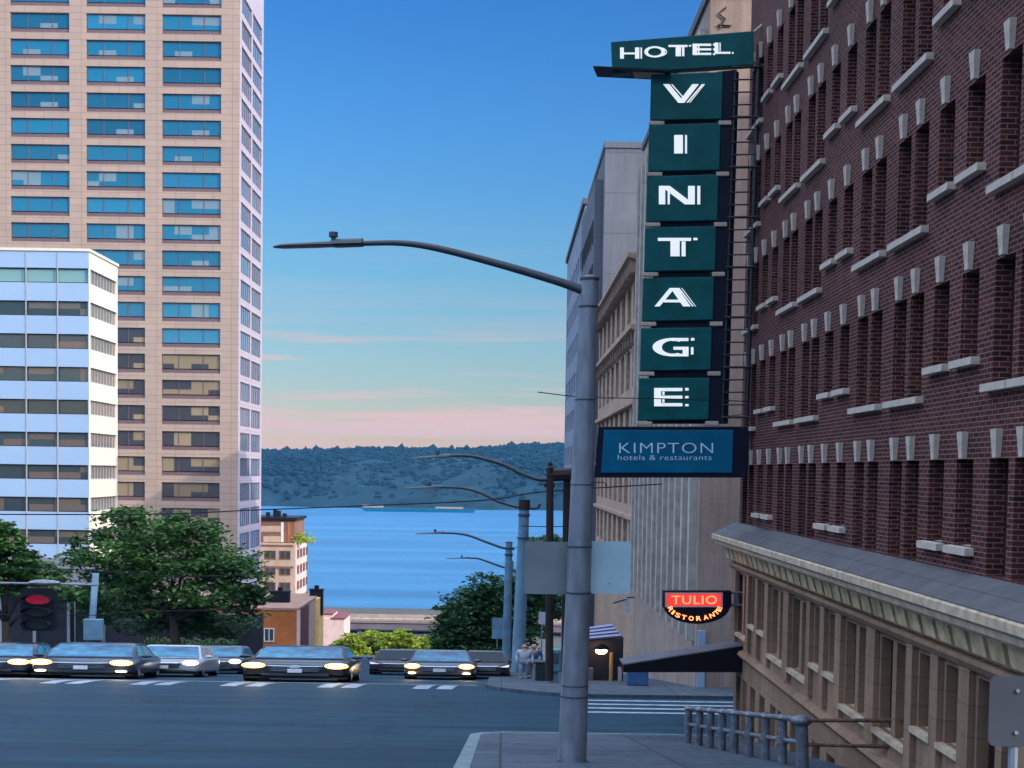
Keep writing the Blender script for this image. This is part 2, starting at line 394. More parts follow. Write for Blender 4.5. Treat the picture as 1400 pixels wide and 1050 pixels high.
# wall with real openings: pos(u, z, d) -> world, d is depth into the wall
def wall_open(mb, pos, u0, u1, z0, z1, ops, depth, mi=0, du=None):
    us = sorted({u0, u1, *[max(u0, min(u1, o[i])) for o in ops for i in (0, 1)]})
    zs = sorted({z0, z1, *[max(z0, min(z1, o[i])) for o in ops for i in (2, 3)]})
    for i in range(len(us) - 1):
        cu = (us[i] + us[i + 1]) / 2
        inu = [o for o in ops if o[0] < cu < o[1]]
        run = None
        for j in range(len(zs) - 1):
            cz = (zs[j] + zs[j + 1]) / 2
            hole = any(o[2] < cz < o[3] for o in inu)
            if hole:
                if run is not None: mb.poly([pos(us[i], run, 0), pos(us[i + 1], run, 0), pos(us[i + 1], zs[j], 0), pos(us[i], zs[j], 0)], mi); run = None
            elif run is None: run = zs[j]
        if run is not None: mb.poly([pos(us[i], run, 0), pos(us[i + 1], run, 0), pos(us[i + 1], z1, 0), pos(us[i], z1, 0)], mi)
    for a, b, c, d in ops:
        mb.poly([pos(a, c, 0), pos(a, d, 0), pos(a, d, depth), pos(a, c, depth)], mi)
        mb.poly([pos(b, c, 0), pos(b, c, depth), pos(b, d, depth), pos(b, d, 0)], mi)
        mb.poly([pos(a, d, 0), pos(b, d, 0), pos(b, d, depth), pos(a, d, depth)], mi)
        mb.poly([pos(a, c, 0), pos(a, c, depth), pos(b, c, depth), pos(b, c, 0)], mi)

# ------------------------------------------------------------------ world and sun
EL, AZ = 25.0, 30.0            # sun from the right, a little behind the camera
S = Vector((math.cos(R(AZ)) * math.cos(R(EL)), -math.sin(R(AZ)) * math.cos(R(EL)), math.sin(R(EL))))
w = bpy.data.worlds.new('World'); sc.world = w; w.use_nodes = True
nt = w.node_tree; N = nt.nodes; L = nt.links; bg = N['Background']
sky = N.new('ShaderNodeTexSky'); sky.sky_type = 'NISHITA'; sky.sun_disc = False
sky.sun_elevation = R(EL); sky.sun_rotation = math.atan2(S.x, S.y)
sky.air_density = 1.0; sky.dust_density = .6; sky.ozone_density = 2.0
tc = N.new('ShaderNodeTexCoord'); sp = N.new('ShaderNodeSeparateXYZ'); L.new(tc.outputs['Generated'], sp.inputs[0])
tint = ramp(nt, sp.outputs[2], [(0.0, (.78, .50, .40)), (.028, (.62, .48, .43)), (.06, (.46, .49, .50)), (.15, (.33, .55, .64)), (.25, (.24, .55, .82)), (.34, (.17, .50, .86)), (.44, (1.8, 1.7, 1.8)), (.56, (12.5, 9.0, 6.6))])  # top stops boost the unseen upper sky to fill the shaded street
skyc = mixc(nt, 1, sky.outputs[0], tint, 'MULTIPLY')
# thin pink streaks of cloud low over the far shore
mp = N.new('ShaderNodeMapping'); mp.inputs['Scale'].default_value = (1.6, 1.6, 34); L.new(tc.outputs['Generated'], mp.inputs[0])
cl = noise(nt, mp.outputs[0], 1.5, 7, .62)
band = ramp(nt, sp.outputs[2], [(0, (.5,) * 3), (.04, (1,) * 3), (.085, (1,) * 3), (.11, (.12,) * 3), (.2, (0,) * 3)])
cf = mixc(nt, 1, ramp(nt, cl, [(.44, (0, 0, 0)), (.56, (.95,) * 3)]), band, 'MULTIPLY')
skyc = mixc(nt, cf, skyc, (4.0, 2.7, 2.55))
L.new(skyc, bg.inputs[0]); bg.inputs[1].default_value = .12
ld = bpy.data.lights.new('sun', 'SUN'); lo = bpy.data.objects.new('sun', ld); col.objects.link(lo)
ld.energy = 2.3; ld.angle = R(.6); ld.color = (1, .86, .68)
lo.rotation_euler = S.to_track_quat('Z', 'Y').to_euler(); lo.location = (40, -30, 60)
sc.view_settings.view_transform = 'Standard'; sc.view_settings.look = 'None'; sc.view_settings.exposure = .75; sc.view_settings.gamma = 1
sc.cycles.max_bounces = 6; sc.cycles.diffuse_bounces = 3; sc.cycles.glossy_bounces = 3; sc.cycles.transmission_bounces = 2
sc.cycles.volume_bounces = 0; sc.cycles.transparent_max_bounces = 8
sc.cycles.use_denoising = True

# ------------------------------------------------------------------ the setting
def profile_sheet(mb, x0, x1, y0, y1, dz, extra=()):
    ys = sorted({y0, y1, *[y for y in (34, 50, 403) if y0 < y < y1], *extra})
    for a, b in zip(ys, ys[1:]):
        mb.poly([(x0, a, zg(a) + dz), (x1, a, zg(a) + dz), (x1, b, zg(b) + dz), (x0, b, zg(b) + dz)])
g = MB(); profile_sheet(g, -700, 700, -90, 536, -.05)
g.poly([(-700, 536, -57.95), (700, 536, -57.95), (700, 536, -64), (-700, 536, -64)])
struct(g.build('ground', M['ground']))
g = MB()
profile_sheet(g, -21.6, -.78, -60, 34, 0); profile_sheet(g, -260, 260, 34, 50, .002); profile_sheet(g, -21.6, -.6, 50, 403, 0)
struct(g.build('road', M['asphalt']))
g = MB(); g.poly([(-2400, 534, -60), (2400, 534, -60), (2400, 3300, -60), (-2400, 3300, -60)])
struct(g.build('water', M['water']))
# pavements as raised slabs with kerbs
def pavement(name, poly, ys):
    """poly(y) -> (x0,x1) between the ys stations"""
    m = MB(); k = MB()
    for a, b in zip(ys, ys[1:]):
        (p0, p1), (q0, q1) = poly(a), poly(b)
        h = .13
        m.poly([(p0, a, zg(a) + h), (p1, a, zg(a) + h), (q1, b, zg(b) + h), (q0, b, zg(b) + h)])
        m.poly([(p0, a, zg(a) - .1), (p0, a, zg(a) + h), (q0, b, zg(b) + h), (q0, b, zg(b) - .1)])
        m.poly([(p1, a, zg(a) - .1), (q1, b, zg(b) - .1), (q1, b, zg(b) + h), (p1, a, zg(a) + h)])
    for y in (ys[0], ys[-1]):
        p0, p1 = poly(y); m.poly([(p0, y, zg(y) - .1), (p1, y, zg(y) - .1), (p1, y, zg(y) + .13), (p0, y, zg(y) + .13)])
    return struct(m.build(name, M['pavement']))
pavement('pavement', lambda y: (-.78 + (max(0, y - 32.4) ** 2) * .25, 8.0 if y > 33 else 6.4), [-30, 0, 20, 28, 32.4, 33, 33.5, 33.99])
pavement('pavement', lambda y: (-.6 + max(0, 49.5 - y) ** 1.6 * .42, 9.0), [46, 46.6, 47.4, 48.3, 49.5, 50, 80, 140, 260, 400])
pavement('pavement', lambda y: (-60, -21.6), [50.2, 80, 140, 260, 400])
k = MB()
pts = [(-.78, y, zg(y) + .137) for y in (-30, 0, 16, 32.4)] + [(-.55, 33.3, zg(33.3) + .137), (0.0, 33.8, zg(33.8) + .137)]
for a, b in zip(pts, pts[1:]):
    a, b = Vector(a), Vector(b); n = Vector((.27, 0, 0)) if abs(a.x - b.x) < .3 else Vector((.25, -.12, 0))
    k.hexa([a - Vector((.004, 0, .25)), a + n - Vector((0, 0, .25)), b + n - Vector((0, 0, .25)), b - Vector((.004, 0, .25)), a, a + n, b + n, b])
k.box(.0, 9, 33.78, 34.0, zg(34) - .1, zg(34) + .14)
struct(k.build('kerb', M['kerb']))
# painted markings
mk = MB()
def paint(x0, x1, y0, y1, sk=0):
    mk.poly([(x0, y0, zg(y0) + .008), (x1, y0, zg(y0) + .008), (x1 + sk, y1, zg(y1) + .008), (x0 + sk, y1, zg(y1) + .008)])
for px in (562, 594, 434, 466, 304, 338, 183, 215, 62, 96, -30):
    x = (px + 8 - 690) / F * 50; paint(x, x + .62, 48.6, 50.0, .1); paint(x + .1, x + .74, 50.0, 51.0, .06)
for y in (44.7, 43.3, 41.95, 40.6): paint(2.6, 9.5, y, y + .42)
paint(-21, -1.0, 51.7, 52.1)
struct(mk.build('road_marking', M['white_paint']))

# hills across the water
def ridge(x):
    return 34 + 9 * math.sin(x * .0021 + 1) + 5 * math.sin(x * .0063 + .4) + 3 * math.sin(x * .017)
hb = MB(); NX, NY = 150, 22
for j in range(NY + 1):
    t = j / NY
    for i in range(NX + 1):
        x = -1500 + 3000 * i / NX
        y = 2010 + 620 * t + 14 * math.sin(x * .011) + 9 * math.sin(x * .031)
        z = -60.5 + (ridge(x) + 60) * math.sin(min(1, t * 1.08) * PI / 2) ** .8 + (random.random() - .5) * 7 * (t > .03)
        hb.v.append((x, y, z))
for j in range(NY):
    for i in range(NX):
        q = j * (NX + 1) + i; hb.f.append((q, q + 1, q + NX + 2, q + NX + 1)); hb.m.append(0)
struct(hb.build('hill', M['hill']))
fr = MB()
for i in range(9000):
    x = random.uniform(-1300, 1300); t = random.random() ** .6
    y = 2010 + 620 * t; z = -60.5 + (ridge(x) + 60) * math.sin(min(1, t * 1.08) * PI / 2) ** .8
    big = random.random() * (1 if t > .75 else .9)
    r = random.uniform(2.5, 6) * (1.5 if big > .93 else 1); h = random.uniform(5, 10) * (1.6 if big > .95 else 1)
    h *= 1 if t > .8 else .55; fr.ellipsoid((x, y, z + h * .2), (r * 1.7, r, h), 6, 3)
for v_i in range(len(fr.v)):
    a = fr.v[v_i]; fr.v[v_i] = (a[0] + random.uniform(-2, 2), a[1], a[2] + random.uniform(-1.6, 1.6))
struct(fr.build('distant_woods', M['forest']), 'stuff')

# ------------------------------------------------------------------ generic building helpers
def pos_front(y):   # wall facing -Y
    return lambda u, z, d: (u, y + d, z)
def pos_left(x):    # wall facing -X
    return lambda u, z, d: (x + d, u, z)
def pos_right(x):   # wall facing +X
    return lambda u, z, d: (x - d, u, z)
def window_mesh(w, h, fr=.06, nm=(), nh=(), depth=.08, sill=0, name='window'):
    """frame with mullions, local: centred, faces -Y; nm/nh fractions of vertical/horizontal bars"""
    m = MB(); x0, x1, z0, z1 = -w / 2, w / 2, -h / 2, h / 2
    m.box(x0, x0 + fr, -depth, 0, z0, z1); m.box(x1 - fr, x1, -depth, 0, z0, z1)
    m.box(x0 + fr, x1 - fr, -depth, 0, z1 - fr, z1); m.box(x0 + fr, x1 - fr, -depth, 0, z0, z0 + fr + sill)
    for f in nm:
        x = x0 + w * f; m.box(x - fr * .45, x + fr * .45, -depth * .9, 0, z0 + fr + sill, z1 - fr)
    for f in nh:
        z = z0 + h * f; m.box(x0 + fr, x1 - fr, -depth * .8, 0, z - fr * .4, z + fr * .4)
    return m
def pane_mesh(w, h, mt, z=0):
    m = MB(); m.box(-w / 2, w / 2, -.012, .012, z - h / 2, z + h / 2); return m.mesh('pane', mt)

# ------------------------------------------------------------------ brick building on the right
WX = 6.2
bb = thing('brick_building', 'dark red brick building over a taupe stone base, cream sills and keystones', 'building', (WX, 16, zg(16)))
off = Vector(bb.location)
def child(mb, name, mt, par, **k):
    o = mb.build(name, mt, par, **k)
    if par is not None and par.parent is None: o.location = o.location - Vector(par.location)
    return o
UQ = 11.28
per = .5627
pos = []
base_u = 2.5517
for n in range(-1, 4):
    b0 = base_u - per * n
    for du_, kind in ((0, 'L'), (-.073, 'L'), (-.187, 'L'), (-.26, 'L'), (-.357, 'S'), (-.457, 'S')):
        pos.append((b0 + du_, kind))
pos = [(u, k) for u, k in pos if 1.15 < u < 2.96]
LZ = [.26, 2.78, 5.29, 7.80, 10.31]           # window heads of the brick storeys
HW = .31
brick_ops, wins = [], []
for r, lz in enumerate(LZ):
    for u, kd in pos:
        y = u * UQ; sz = lz - (1.17 if kd == 'S' else 1.56)
        sz = max(sz, -1.24) if r == 0 else sz
        brick_ops.append((y - HW, y + HW, sz, lz)); wins.append((r, u, y, sz, lz, kd))
low_ops = []
for u, kd in pos:
    y = u * UQ
    low_ops.append((y - HW, y + HW, -3.66 if kd == 'S' else -4.06, -2.56))
low2 = []
for u, kd in pos: y = u * UQ; low2.append((y - HW, y + HW, -8.2, -5.2))
m = MB(); wall_open(m, pos_left(WX), 12.5, 33.7, -1.3, 30, brick_ops, .38)
m.box(WX + .7, 75, 12.5, 33.7, -9, 29.8)
m.poly([(WX, 33.7, -1.3), (WX + .7, 33.7, -1.3), (WX + .7, 33.7, 30), (WX, 33.7, 30)]); m.poly([(WX, 12.5, -1.3), (WX, 12.5, 30), (WX + .6, 12.5, 30), (WX + .6, 12.5, -1.3)])
child(m, 'wall', M['brick'], bb)
m = MB(); wall_open(m, pos_left(WX - .05), 12.5, 33.72, -9.5, -1.55, low_ops + low2, .32)
m.poly([(WX - .05, 33.72, -9.5), (WX + .7, 33.72, -9.5), (WX + .7, 33.72, -1.55), (WX - .05, 33.72, -1.55)])
# piers between the openings
us = sorted(u * UQ for u, _ in pos)
for a, b in zip(us, us[1:]):
    if b - a > .95: m.box(WX - .14, WX - .055, (a + HW + .09), (b - HW - .09), -4.35, -2.47)
m.box(WX - .16, WX - .055, 33.2, 33.72, -4.35, -2.47)
child(m, 'base_wall', M['taupe'], bb)
m = MB()   # cornice: sloped top, stepped lip, dentils, belt
lip = WX - .64
prof = [(WX + .02, -1.27), (lip + .04, -1.55), (lip, -1.58), (lip, -1.69), (lip + .07, -1.74), (lip + .09, -1.82), (lip + .2, -1.84), (lip + .24, -1.90), (WX - .2, -1.93), (WX - .055, -2.3), (WX + .02, -2.3)]
m.prism([(x, 12.5, z) for x, z in prof], (0, 21.72, 0))
cor = child(m, 'cornice', M['stone_dirty'], bb)
m = MB(); m.slab((WX + .02, 12.5, -1.262), (WX + .02, 34.22, -1.262), (lip + .03, 34.22, -1.548), (lip + .03, 12.5, -1.548), (-.4, 0, 1), .012)
m2 = MB()
m.tube([(WX - .3, 12.5, -1.395), (WX - .3, 34.2, -1.395)], .012, 6)
child(m, 'flashing', M['flashing'], bb)
m = MB()
for i in range(35):
    y = 34.1 - i * .62
    m.hexa([(WX - .24, y - .47, -2.20), (WX - .1, y - .47, -2.29), (WX - .1, y, -2.29), (WX - .24, y, -2.20), (WX - .31, y - .47, -1.925), (WX - .1, y - .47, -1.925), (WX - .1, y, -1.925), (WX - .31, y, -1.925)])
child(m, 'dentil_course', M['stone_dent'], bb)
m = MB(); m.prism([(x, 12.5, z) for x, z in [(WX - .03, -2.3), (WX - .2, -2.3), (WX - .22, -2.36), (WX - .15, -2.46), (WX - .03, -2.47)]], (0, 21.4, 0))
m.prism([(x, 12.5, z) for x, z in [(WX - .03, -4.45), (WX - .16, -4.48), (WX - .2, -4.56), (WX - .12, -4.66), (WX - .03, -4.7)]], (0, 21.4, 0))
child(m, 'belt_course', M['taupe'], bb)
# windows: frame > pane, keystone, sill
wm = {}
for kd, h in (('S', 1.17), ('L', 1.56), ('B', 1.5), ('s', 1.10), ('l', 1.5), ('d', 3.0)):
    wm[kd] = (window_mesh(2 * HW - .004, h - .004, .05, (), (.5,)).mesh('window', M['sash']), pane_mesh(2 * HW - .1, h - .1, M['glass']))
k = MB(); k.hexa([(-.055, -.07, 0), (.055, -.07, 0), (.055, .05, 0), (-.055, .05, 0), (-.10, -.09, .36), (.10, -.09, .36), (.10, .05, .36), (-.10, .05, .36)]); KEY = k.mesh('keystone', M['stone'])
k = MB(); k.hexa([(-.43, -.12, -.11), (.43, -.12, -.11), (.43, .33, -.11), (-.43, .33, -.11), (-.43, -.12, -.01), (.43, -.12, -.01), (.43, .33, .012), (-.43, .33, .012)]); SILL = k.mesh('sill', M['stone'])
k = MB(); k.hexa([(-.43, -.10, -.10), (.43, -.10, -.10), (.43, .31, -.10), (-.43, .31, -.10), (-.43, -.10, -.01), (.43, -.10, -.01), (.43, .31, .012), (-.43, .31, .012)]); SILL2 = k.mesh('sill', M['stone_dirty'])
def seen(y, z):   # inside the picture, with a margin
    return 645 - z / y * F > -130 and 690 + WX / y * F < 1520
def brick_window(y, z0, z1, kd, key=True, x=WX, sill=SILL):
    rd = .30 if x == WX else .24
    c = Vector((x + rd, y, (z0 + z1) / 2)) - off
    f, p = wm[kd]
    wo = inst('window', f, bb, c, -PI / 2)
    inst('pane', p, wo, (0, -.02, 0))
    if key: inst('keystone', KEY, wo, (0, -rd, (z1 - z0) / 2 + .01))
    if sill: inst('sill', sill, wo, (0, -rd, -(z1 - z0) / 2))
cnt = 0
for r, u, y, z0, z1, kd in wins:
    if not seen(y, z0): continue
    kk = kd
    if r == 0 and z1 - z0 < 1.55 and kd == 'L': kk = 'B'
    brick_window(y, z0, z1, kk, sill=SILL if not (r == 0 and kd == 'L') else None); cnt += 1
for (y0, y1, z0, z1), (u, kd) in zip(low_ops, pos):
    brick_window((y0 + y1) / 2, z0, z1, kd.lower(), False, WX - .05, SILL2); cnt += 1
for i, ((y0, y1, z0, z1), (u, kd)) in enumerate(zip(low2, pos)):
    if y0 > 20 and cnt < 100: brick_window((y0 + y1) / 2, z0, z1, 'd', False, WX - .05, None); cnt += 1
print('brick windows', cnt)

# ------------------------------------------------------------------ hotel blade sign
DL, DR = 32.75, 32.1
def SD(px): return DL + (DR - DL) * (px - 836) / (1030 - 836)
def SP(px, py, back=0): p = P(px, py, SD(px)); return p + Vector((.2, .97, 0)) * back
sg = thing('hotel_sign', 'tall dark teal blade sign reading HOTEL VINTAGE above KIMPTON panel', 'sign', SP(1028, 640))
so = Vector(sg.location)
def signbox(name, c4, depth, mt, par=None, back=0):
    a = [SP(x, y, back) for x, y in c4]; b = [SP(x, y, back + depth) for x, y in c4]
    m = MB(); m.hexa([a[0], b[0], b[1], a[1], a[3], b[3], b[2], a[2]])
    o = m.build(name, mt, par or sg, bevel=.02)
    o.location = -so if (par is None or par is sg) else (0, 0, 0)
    return o
# letters made of strokes: par(x0,y0,x1,y1,w) slanted strokes with level ends, in 0..1 boxes
def ring(cx, cy, rx, ry, wx, wy, a0, a1, n=22):
    out = []
    for i in range(n):
        t0, t1 = R(a0 + (a1 - a0) * i / n), R(a0 + (a1 - a0) * (i + 1) / n)
        out.append([(cx + (rx - wx) * math.cos(t0), cy + (ry - wy) * math.sin(t0)), (cx + rx * math.cos(t0), cy + ry * math.sin(t0)),
                    (cx + rx * math.cos(t1), cy + ry * math.sin(t1)), (cx + (rx - wx) * math.cos(t1), cy + (ry - wy) * math.sin(t1))])
    return out
def bar(x0, x1, y0, y1): return [[(x0, y0), (x1, y0), (x1, y1), (x0, y1)]]
def sl(x0, y0, x1, y1, w): return [[(x0, y0), (x0 + w, y0), (x1 + w, y1), (x1, y1)]]
GL = {
 'V': sl(.36, 0, 0, 1, .15) + sl(.36, 0, .70, 1, .15) + sl(.49, .22, .19, 1, .03) + sl(.56, 0, .93, 1, .035) + sl(.63, 0, .98, 1, .02),
 'I': bar(0, .62, 0, 1) + bar(.78, .92, 0, 1),
 'N': bar(0, .15, 0, 1) + sl(.62, 0.0, .04, 1, .22) + bar(.70, .86, 0, 1) + bar(.92, .99, 0, 1) + bar(.21, .26, 0, .72),
 'T': bar(0, .84, .84, 1) + bar(.32, .55, 0, .86) + bar(.60, .70, 0, .80) + bar(.90, 1, .88, 1),
 'A': sl(0, 0, .36, 1, .12) + sl(.68, 0, .38, 1, .18) + bar(.22, .72, .22, .36) + sl(.90, 0, .56, 1, .035) + sl(.97, 0, .64, 1, .02),
 'G': ring(.48, .5, .48, .5, .22, .14, 55, 300) + bar(.46, .86, .84, 1) + bar(.50, .86, .36, .52) + bar(.72, .86, 0, .5) + bar(.46, .8, 0, .14) + bar(.92, .98, .1, .5) + bar(.92, 1, .86, 1),
 'E': bar(0, .20, 0, 1) + bar(.16, .82, .83, 1) + bar(.16, .82, .42, .58) + bar(.16, .82, 0, .17) + bar(.24, .3, .2, .38) + bar(.24, .3, .62, .8) + bar(.90, 1, .86, 1) + bar(.90, 1, .44, .56) + bar(.90, 1, 0, .12),
 'H': bar(0, .16, 0, 1) + bar(.66, .84, 0, 1) + bar(.14, .68, .40, .54) + bar(.9, .96, 0, 1),
 'O': ring(.46, .5, .46, .5, .16, .13, 0, 360, 30) + ring(.62, .5, .38, .42, .04, .05, -70, 70, 12),
 'L': bar(0, .2, 0, 1) + bar(.16, .84, 0, .16) + bar(.26, .32, .25, 1) + bar(.92, 1, 0, .14),
}
def letter(mb, ch, quad, front=.035):
    """quad px corners: (x0,ytop,x1,ybot)"""
    x0, yt, x1, yb = quad
    for poly in GL[ch]:
        a = [SP(x0 + (x1 - x0) * u, yb + (yt - yb) * vv, -front) for u, vv in poly]
        b = [SP(x0 + (x1 - x0) * u, yb + (yt - yb) * vv, -.001) for u, vv in poly]
        k = len(mb.v); n = len(a); mb.v += [tuple(p) for p in a + b]
        mb.f.append(tuple(range(k, k + n))); mb.m.append(0)
        for i in range(n):
            j = (i + 1) % n; mb.f.append((k + j, k + i, k + n + i, k + n + j)); mb.m.append(0)
ho = signbox('top_panel', [(837, 101), (1030, 88.5), (1030, 42), (835, 57)], .3, M['sign_teal'])
m = MB()
for ch, x in zip('HOTEL', (848, 881, 914, 947, 977)):
    x1 = x + (31 if ch != 'L' else 26); cy = 73 - (x - 848) * .052
    letter(m, ch, (x, cy - 7.5, x1, cy + 7.5))
m.build('lettering', M['sign_letter'], ho)
m = MB(); a = [SP(813, 97, -.25), SP(917, 102, -.25), SP(917, 102, .5), SP(813, 97, .5)]
m.hexa([*a, *[p + Vector((0, 0, .05)) for p in a]]); o = m.build('soffit_plate', M['sign_dark'], sg); o.location = -so
m = MB(); m.hexa([SP(866, 102.5, -.1), SP(914, 101.5, -.1), SP(914, 101.5, .3), SP(866, 102.5, .3), SP(866, 99.5, -.1), SP(914, 97.5, -.1), SP(914, 97.5, .3), SP(866, 99.5, .3)])
o = m.build('soffit_light', M['bracket'], sg); o.location = -so
tops = [102, 171, 241, 311, 380, 448.5, 517]
bots = [164, 234, 303, 371, 439, 507, 575]
for i, ch in enumerate('VINTAGE'):
    t, b = tops[i], bots[i]
    xl = 890 - (t - 102) / 415 * 16.5; xr = 988.5 - (t - 102) / 415 * 18
    wl = .0
    bx = signbox('letter_box', [(xl - 1.6, b), (xr - 1.6, b - 1.5), (xr, t - 4 + i * .6), (xl, t)], .34, M['sign_teal'])
    lw = {'I': 19, 'T': 54, 'E': 47}.get(ch, 57); cx = (xl + xr) / 2 - 4 - (1 if ch == 'I' else 0); cy = (t + b) / 2 - 3 - (2 if i < 3 else 0)
    m = MB(); letter(m, ch, (cx - lw / 2, cy - 12.5, cx + lw / 2, cy + 12.5)); m.build('lettering', M['sign_letter'], bx)
lastx = 873.5
# channel behind the boxes and its brackets
signbox('spine', [(884, 579), (995, 579), (1010, 96), (902, 100)], .18, M['sign_dark'], back=.10)
signbox('spine', [(962, 579), (990, 579), (1006.5, 94), (980, 97)], .10, M['sign_dark'], back=-.02 + .06)
for i in range(7):
    t = bots[i] + 1.2; xl = 890 - (t - 102) / 415 * 16.5; xr = 988 - (t - 102) / 415 * 18
    h = 5.5
    signbox('bracket', [(xl - 1, t + h), (xl + 21, t + h), (xl + 21, t), (xl - 1, t)], .12, M['bracket'], back=-.01)
    signbox('bracket', [(xr - 3, t + h), (xr + 15, t + h), (xr + 15, t - .5), (xr - 3, t - .5)], .12, M['bracket'], back=-.01)
# ladder rungs and pipe tying the sign to the wall
m = MB(); m.tube([P(1038, 60, 32.2), P(1021, 578, 32.2)], .055, 8)
m.tube([P(1006, 96, 32.2), P(988, 578, 32.2)], .03, 6)
for i in range(29):
    y = 92 + i * 17.1; dx = -(y - 60) * .0335
    thick = .034 if i % 4 == 0 else .02
    m.tube([P(1003 + dx, y, 32.15), P(1036 + dx + (9 if i % 4 == 0 else 0), y - .5, 32.15)], thick, 6)
o = m.build('ladder_frame', M['black'], sg); o.location = -so
m = MB(); m.tube([P(1031, 44, 32.3), P(1048, 30, 32.3)], .05, 6); m.tube([P(1031, 84, 32.3), P(1046, 92, 32.3)], .05, 6)
o = m.build('wall_arm', M['bracket'], sg); o.location = -so
kb = signbox('lower_panel', [(812, 653), (1022, 653), (1024, 583), (818, 583)], .3, M['sign_dark'])
kf = signbox('panel_face', [(822, 646.5), (1001, 646.5), (1003, 588), (826, 588)], .03, M['sign_blue'], par=kb, back=-.035)
m = MB()
def kp(x0, y0, x1, y1): return lambda u, vv, d: SP(x0 + u * (x1 - x0), y0 + vv * (y1 - y0), -.04 - d)
text_mb(m, 'KIMPTON', 1, 1, .02, kp(847, 619.5, 975, 605.5), 1.12, -.012)
text_mb(m, 'hotels & restaurants', 1, 1, .015, kp(845, 629, 973, 622), 1.05, -.01)
m.build('lettering', M['sign_letter2'], kb)

# ------------------------------------------------------------------ neon restaurant sign and black awning
DN = 33.0
ns = thing('neon_sign', 'red neon restaurant sign with half round lower dial, reading TULIO RISTORANTE', 'sign', P(1012, 830, DN))
no = Vector(ns.location)
def NP(x, y, b=0): return P(x, y, DN) + Vector((0, b, 0))
m = MB(); pts = [NP(907, 831), NP(907, 808), NP(1000, 808), NP(1000, 829)]
for i in range(15):
    a = R(0 - 12 * i - 6); pts.append(NP(953 + 45 * math.cos(a), 829 - 24 * math.sin(a)))
m.prism(pts, (0, .3, 0)); o = m.build('cabinet', M['sign_dark'], ns); o.location = -no
m = MB()
for q in ([(909, 828.5), (988, 828.5), (988, 830), (909, 830)], [(909, 810), (988, 810), (988, 811.5), (909, 811.5)], [(909, 811.5), (911, 811.5), (911, 828.5), (909, 828.5)], [(986, 811.5), (988, 811.5), (988, 828.5), (986, 828.5)]):
    m.prism([NP(x, y, -.03) for x, y in q], (0, .03, 0))
o = m.build('border', M['pale_frame'], ns); o.location = -no
m = MB(); m.prism([NP(x, y, -.02) for x, y in [(911, 811.6), (985.9, 811.6), (985.9, 828.4), (911, 828.4)]], (0, .019, 0))
o = m.build('lit_panel', M['neon_back'], ns); o.location = -no
m = MB(); text_mb(m, 'TULIO', 1, 1, .03, lambda u, vv, d: NP(918 + u * 62, 826 - vv * 12, -.022 - d), 1.1, .012)
o = m.build('lettering', M['neon'], ns); o.location = -no
m = MB()
for i, ch in enumerate('RISTORANTE'):
    a = R(192 + (348 - 192) * i / 9); cx, cy = 950 + 34 * math.cos(a), 829 - 16.5 * math.sin(a) + 0
    tx, ty = -math.sin(a) * 34, -math.cos(a) * 16.5; ln = math.hypot(tx, ty); tx, ty = tx / ln, ty / ln
    nx, ny = ty, -tx
    w_ = 2.6 if ch == 'I' else 6.5
    text_mb(m, ch, 1, 1, .03, lambda u, vv, d, cx=cx, cy=cy, tx=tx, ty=ty, nx=nx, ny=ny, w_=w_: NP(cx + tx * (u - .5) * w_ + nx * (vv - .5) * 6, cy + ty * (u - .5) * w_ + ny * (vv - .5) * 6, -.005 - d), 1, .01)
o = m.build('arc_lettering', M['neon_or'], ns); o.location = -no
m = MB(); m.tube([NP(1000, 811, .12), NP(1018, 811, .12)], .035, 6); m.tube([NP(1000, 828, .12), NP(1018, 828, .12)], .035, 6)
m.prism([NP(1005, 813, .1), NP(1005, 826, .1), NP(1011, 826, .1), NP(1011, 813, .1)], (0, .1, 0))
o = m.build('wall_bracket', M['galv'], ns); o.location = -no
m = MB()   # awning: a wedge running out from the corner over the pavement
a0 = [P(848, 902, 33.5), P(1022, 874, 33.5), P(1022, 911, 33.5), P(848, 911, 33.5)]
m.prism(a0, (0, -1.0, 0))
aw = m.build('canvas', M['awning']); 
at = thing('awning', 'black canvas awning sloping out from the corner of the brick building', 'awning', P(1022, 911, 33.5)); aw.parent = at; aw.location = -Vector(at.location)
m = MB(); n = (P(848, 902, 33.5), P(1022, 874, 33.5)); m.slab(n[0] + Vector((-.02, 0, .004)), n[1] + Vector((0, 0, .004)), n[1] + Vector((0, -1.0, .004)), n[0] + Vector((-.02, -1.0, .004)), (0, 0, 1), .03)
o = m.build('top_sheet', M['awning_top'], at); o.location = -Vector(at.location)
m = MB(); m.tube([P(848, 911, 33.5), P(1022, 911, 33.5)], .02, 6); m.tube([P(1003, 868, 33.6), P(1010, 862, 33.6), P(1024, 868, 33.6)], .05, 6)
o = m.build('rail', M['galv'], at); o.location = -Vector(at.location)

# ------------------------------------------------------------------ buildings down the right side
def simple_windows(par, me, pn, name, places, rz, o0):
    for p in places:
        wo = inst(name, me, par, Vector(p) - o0, rz)
        if pn: inst('pane', pn, wo, (0, -.01, 0))
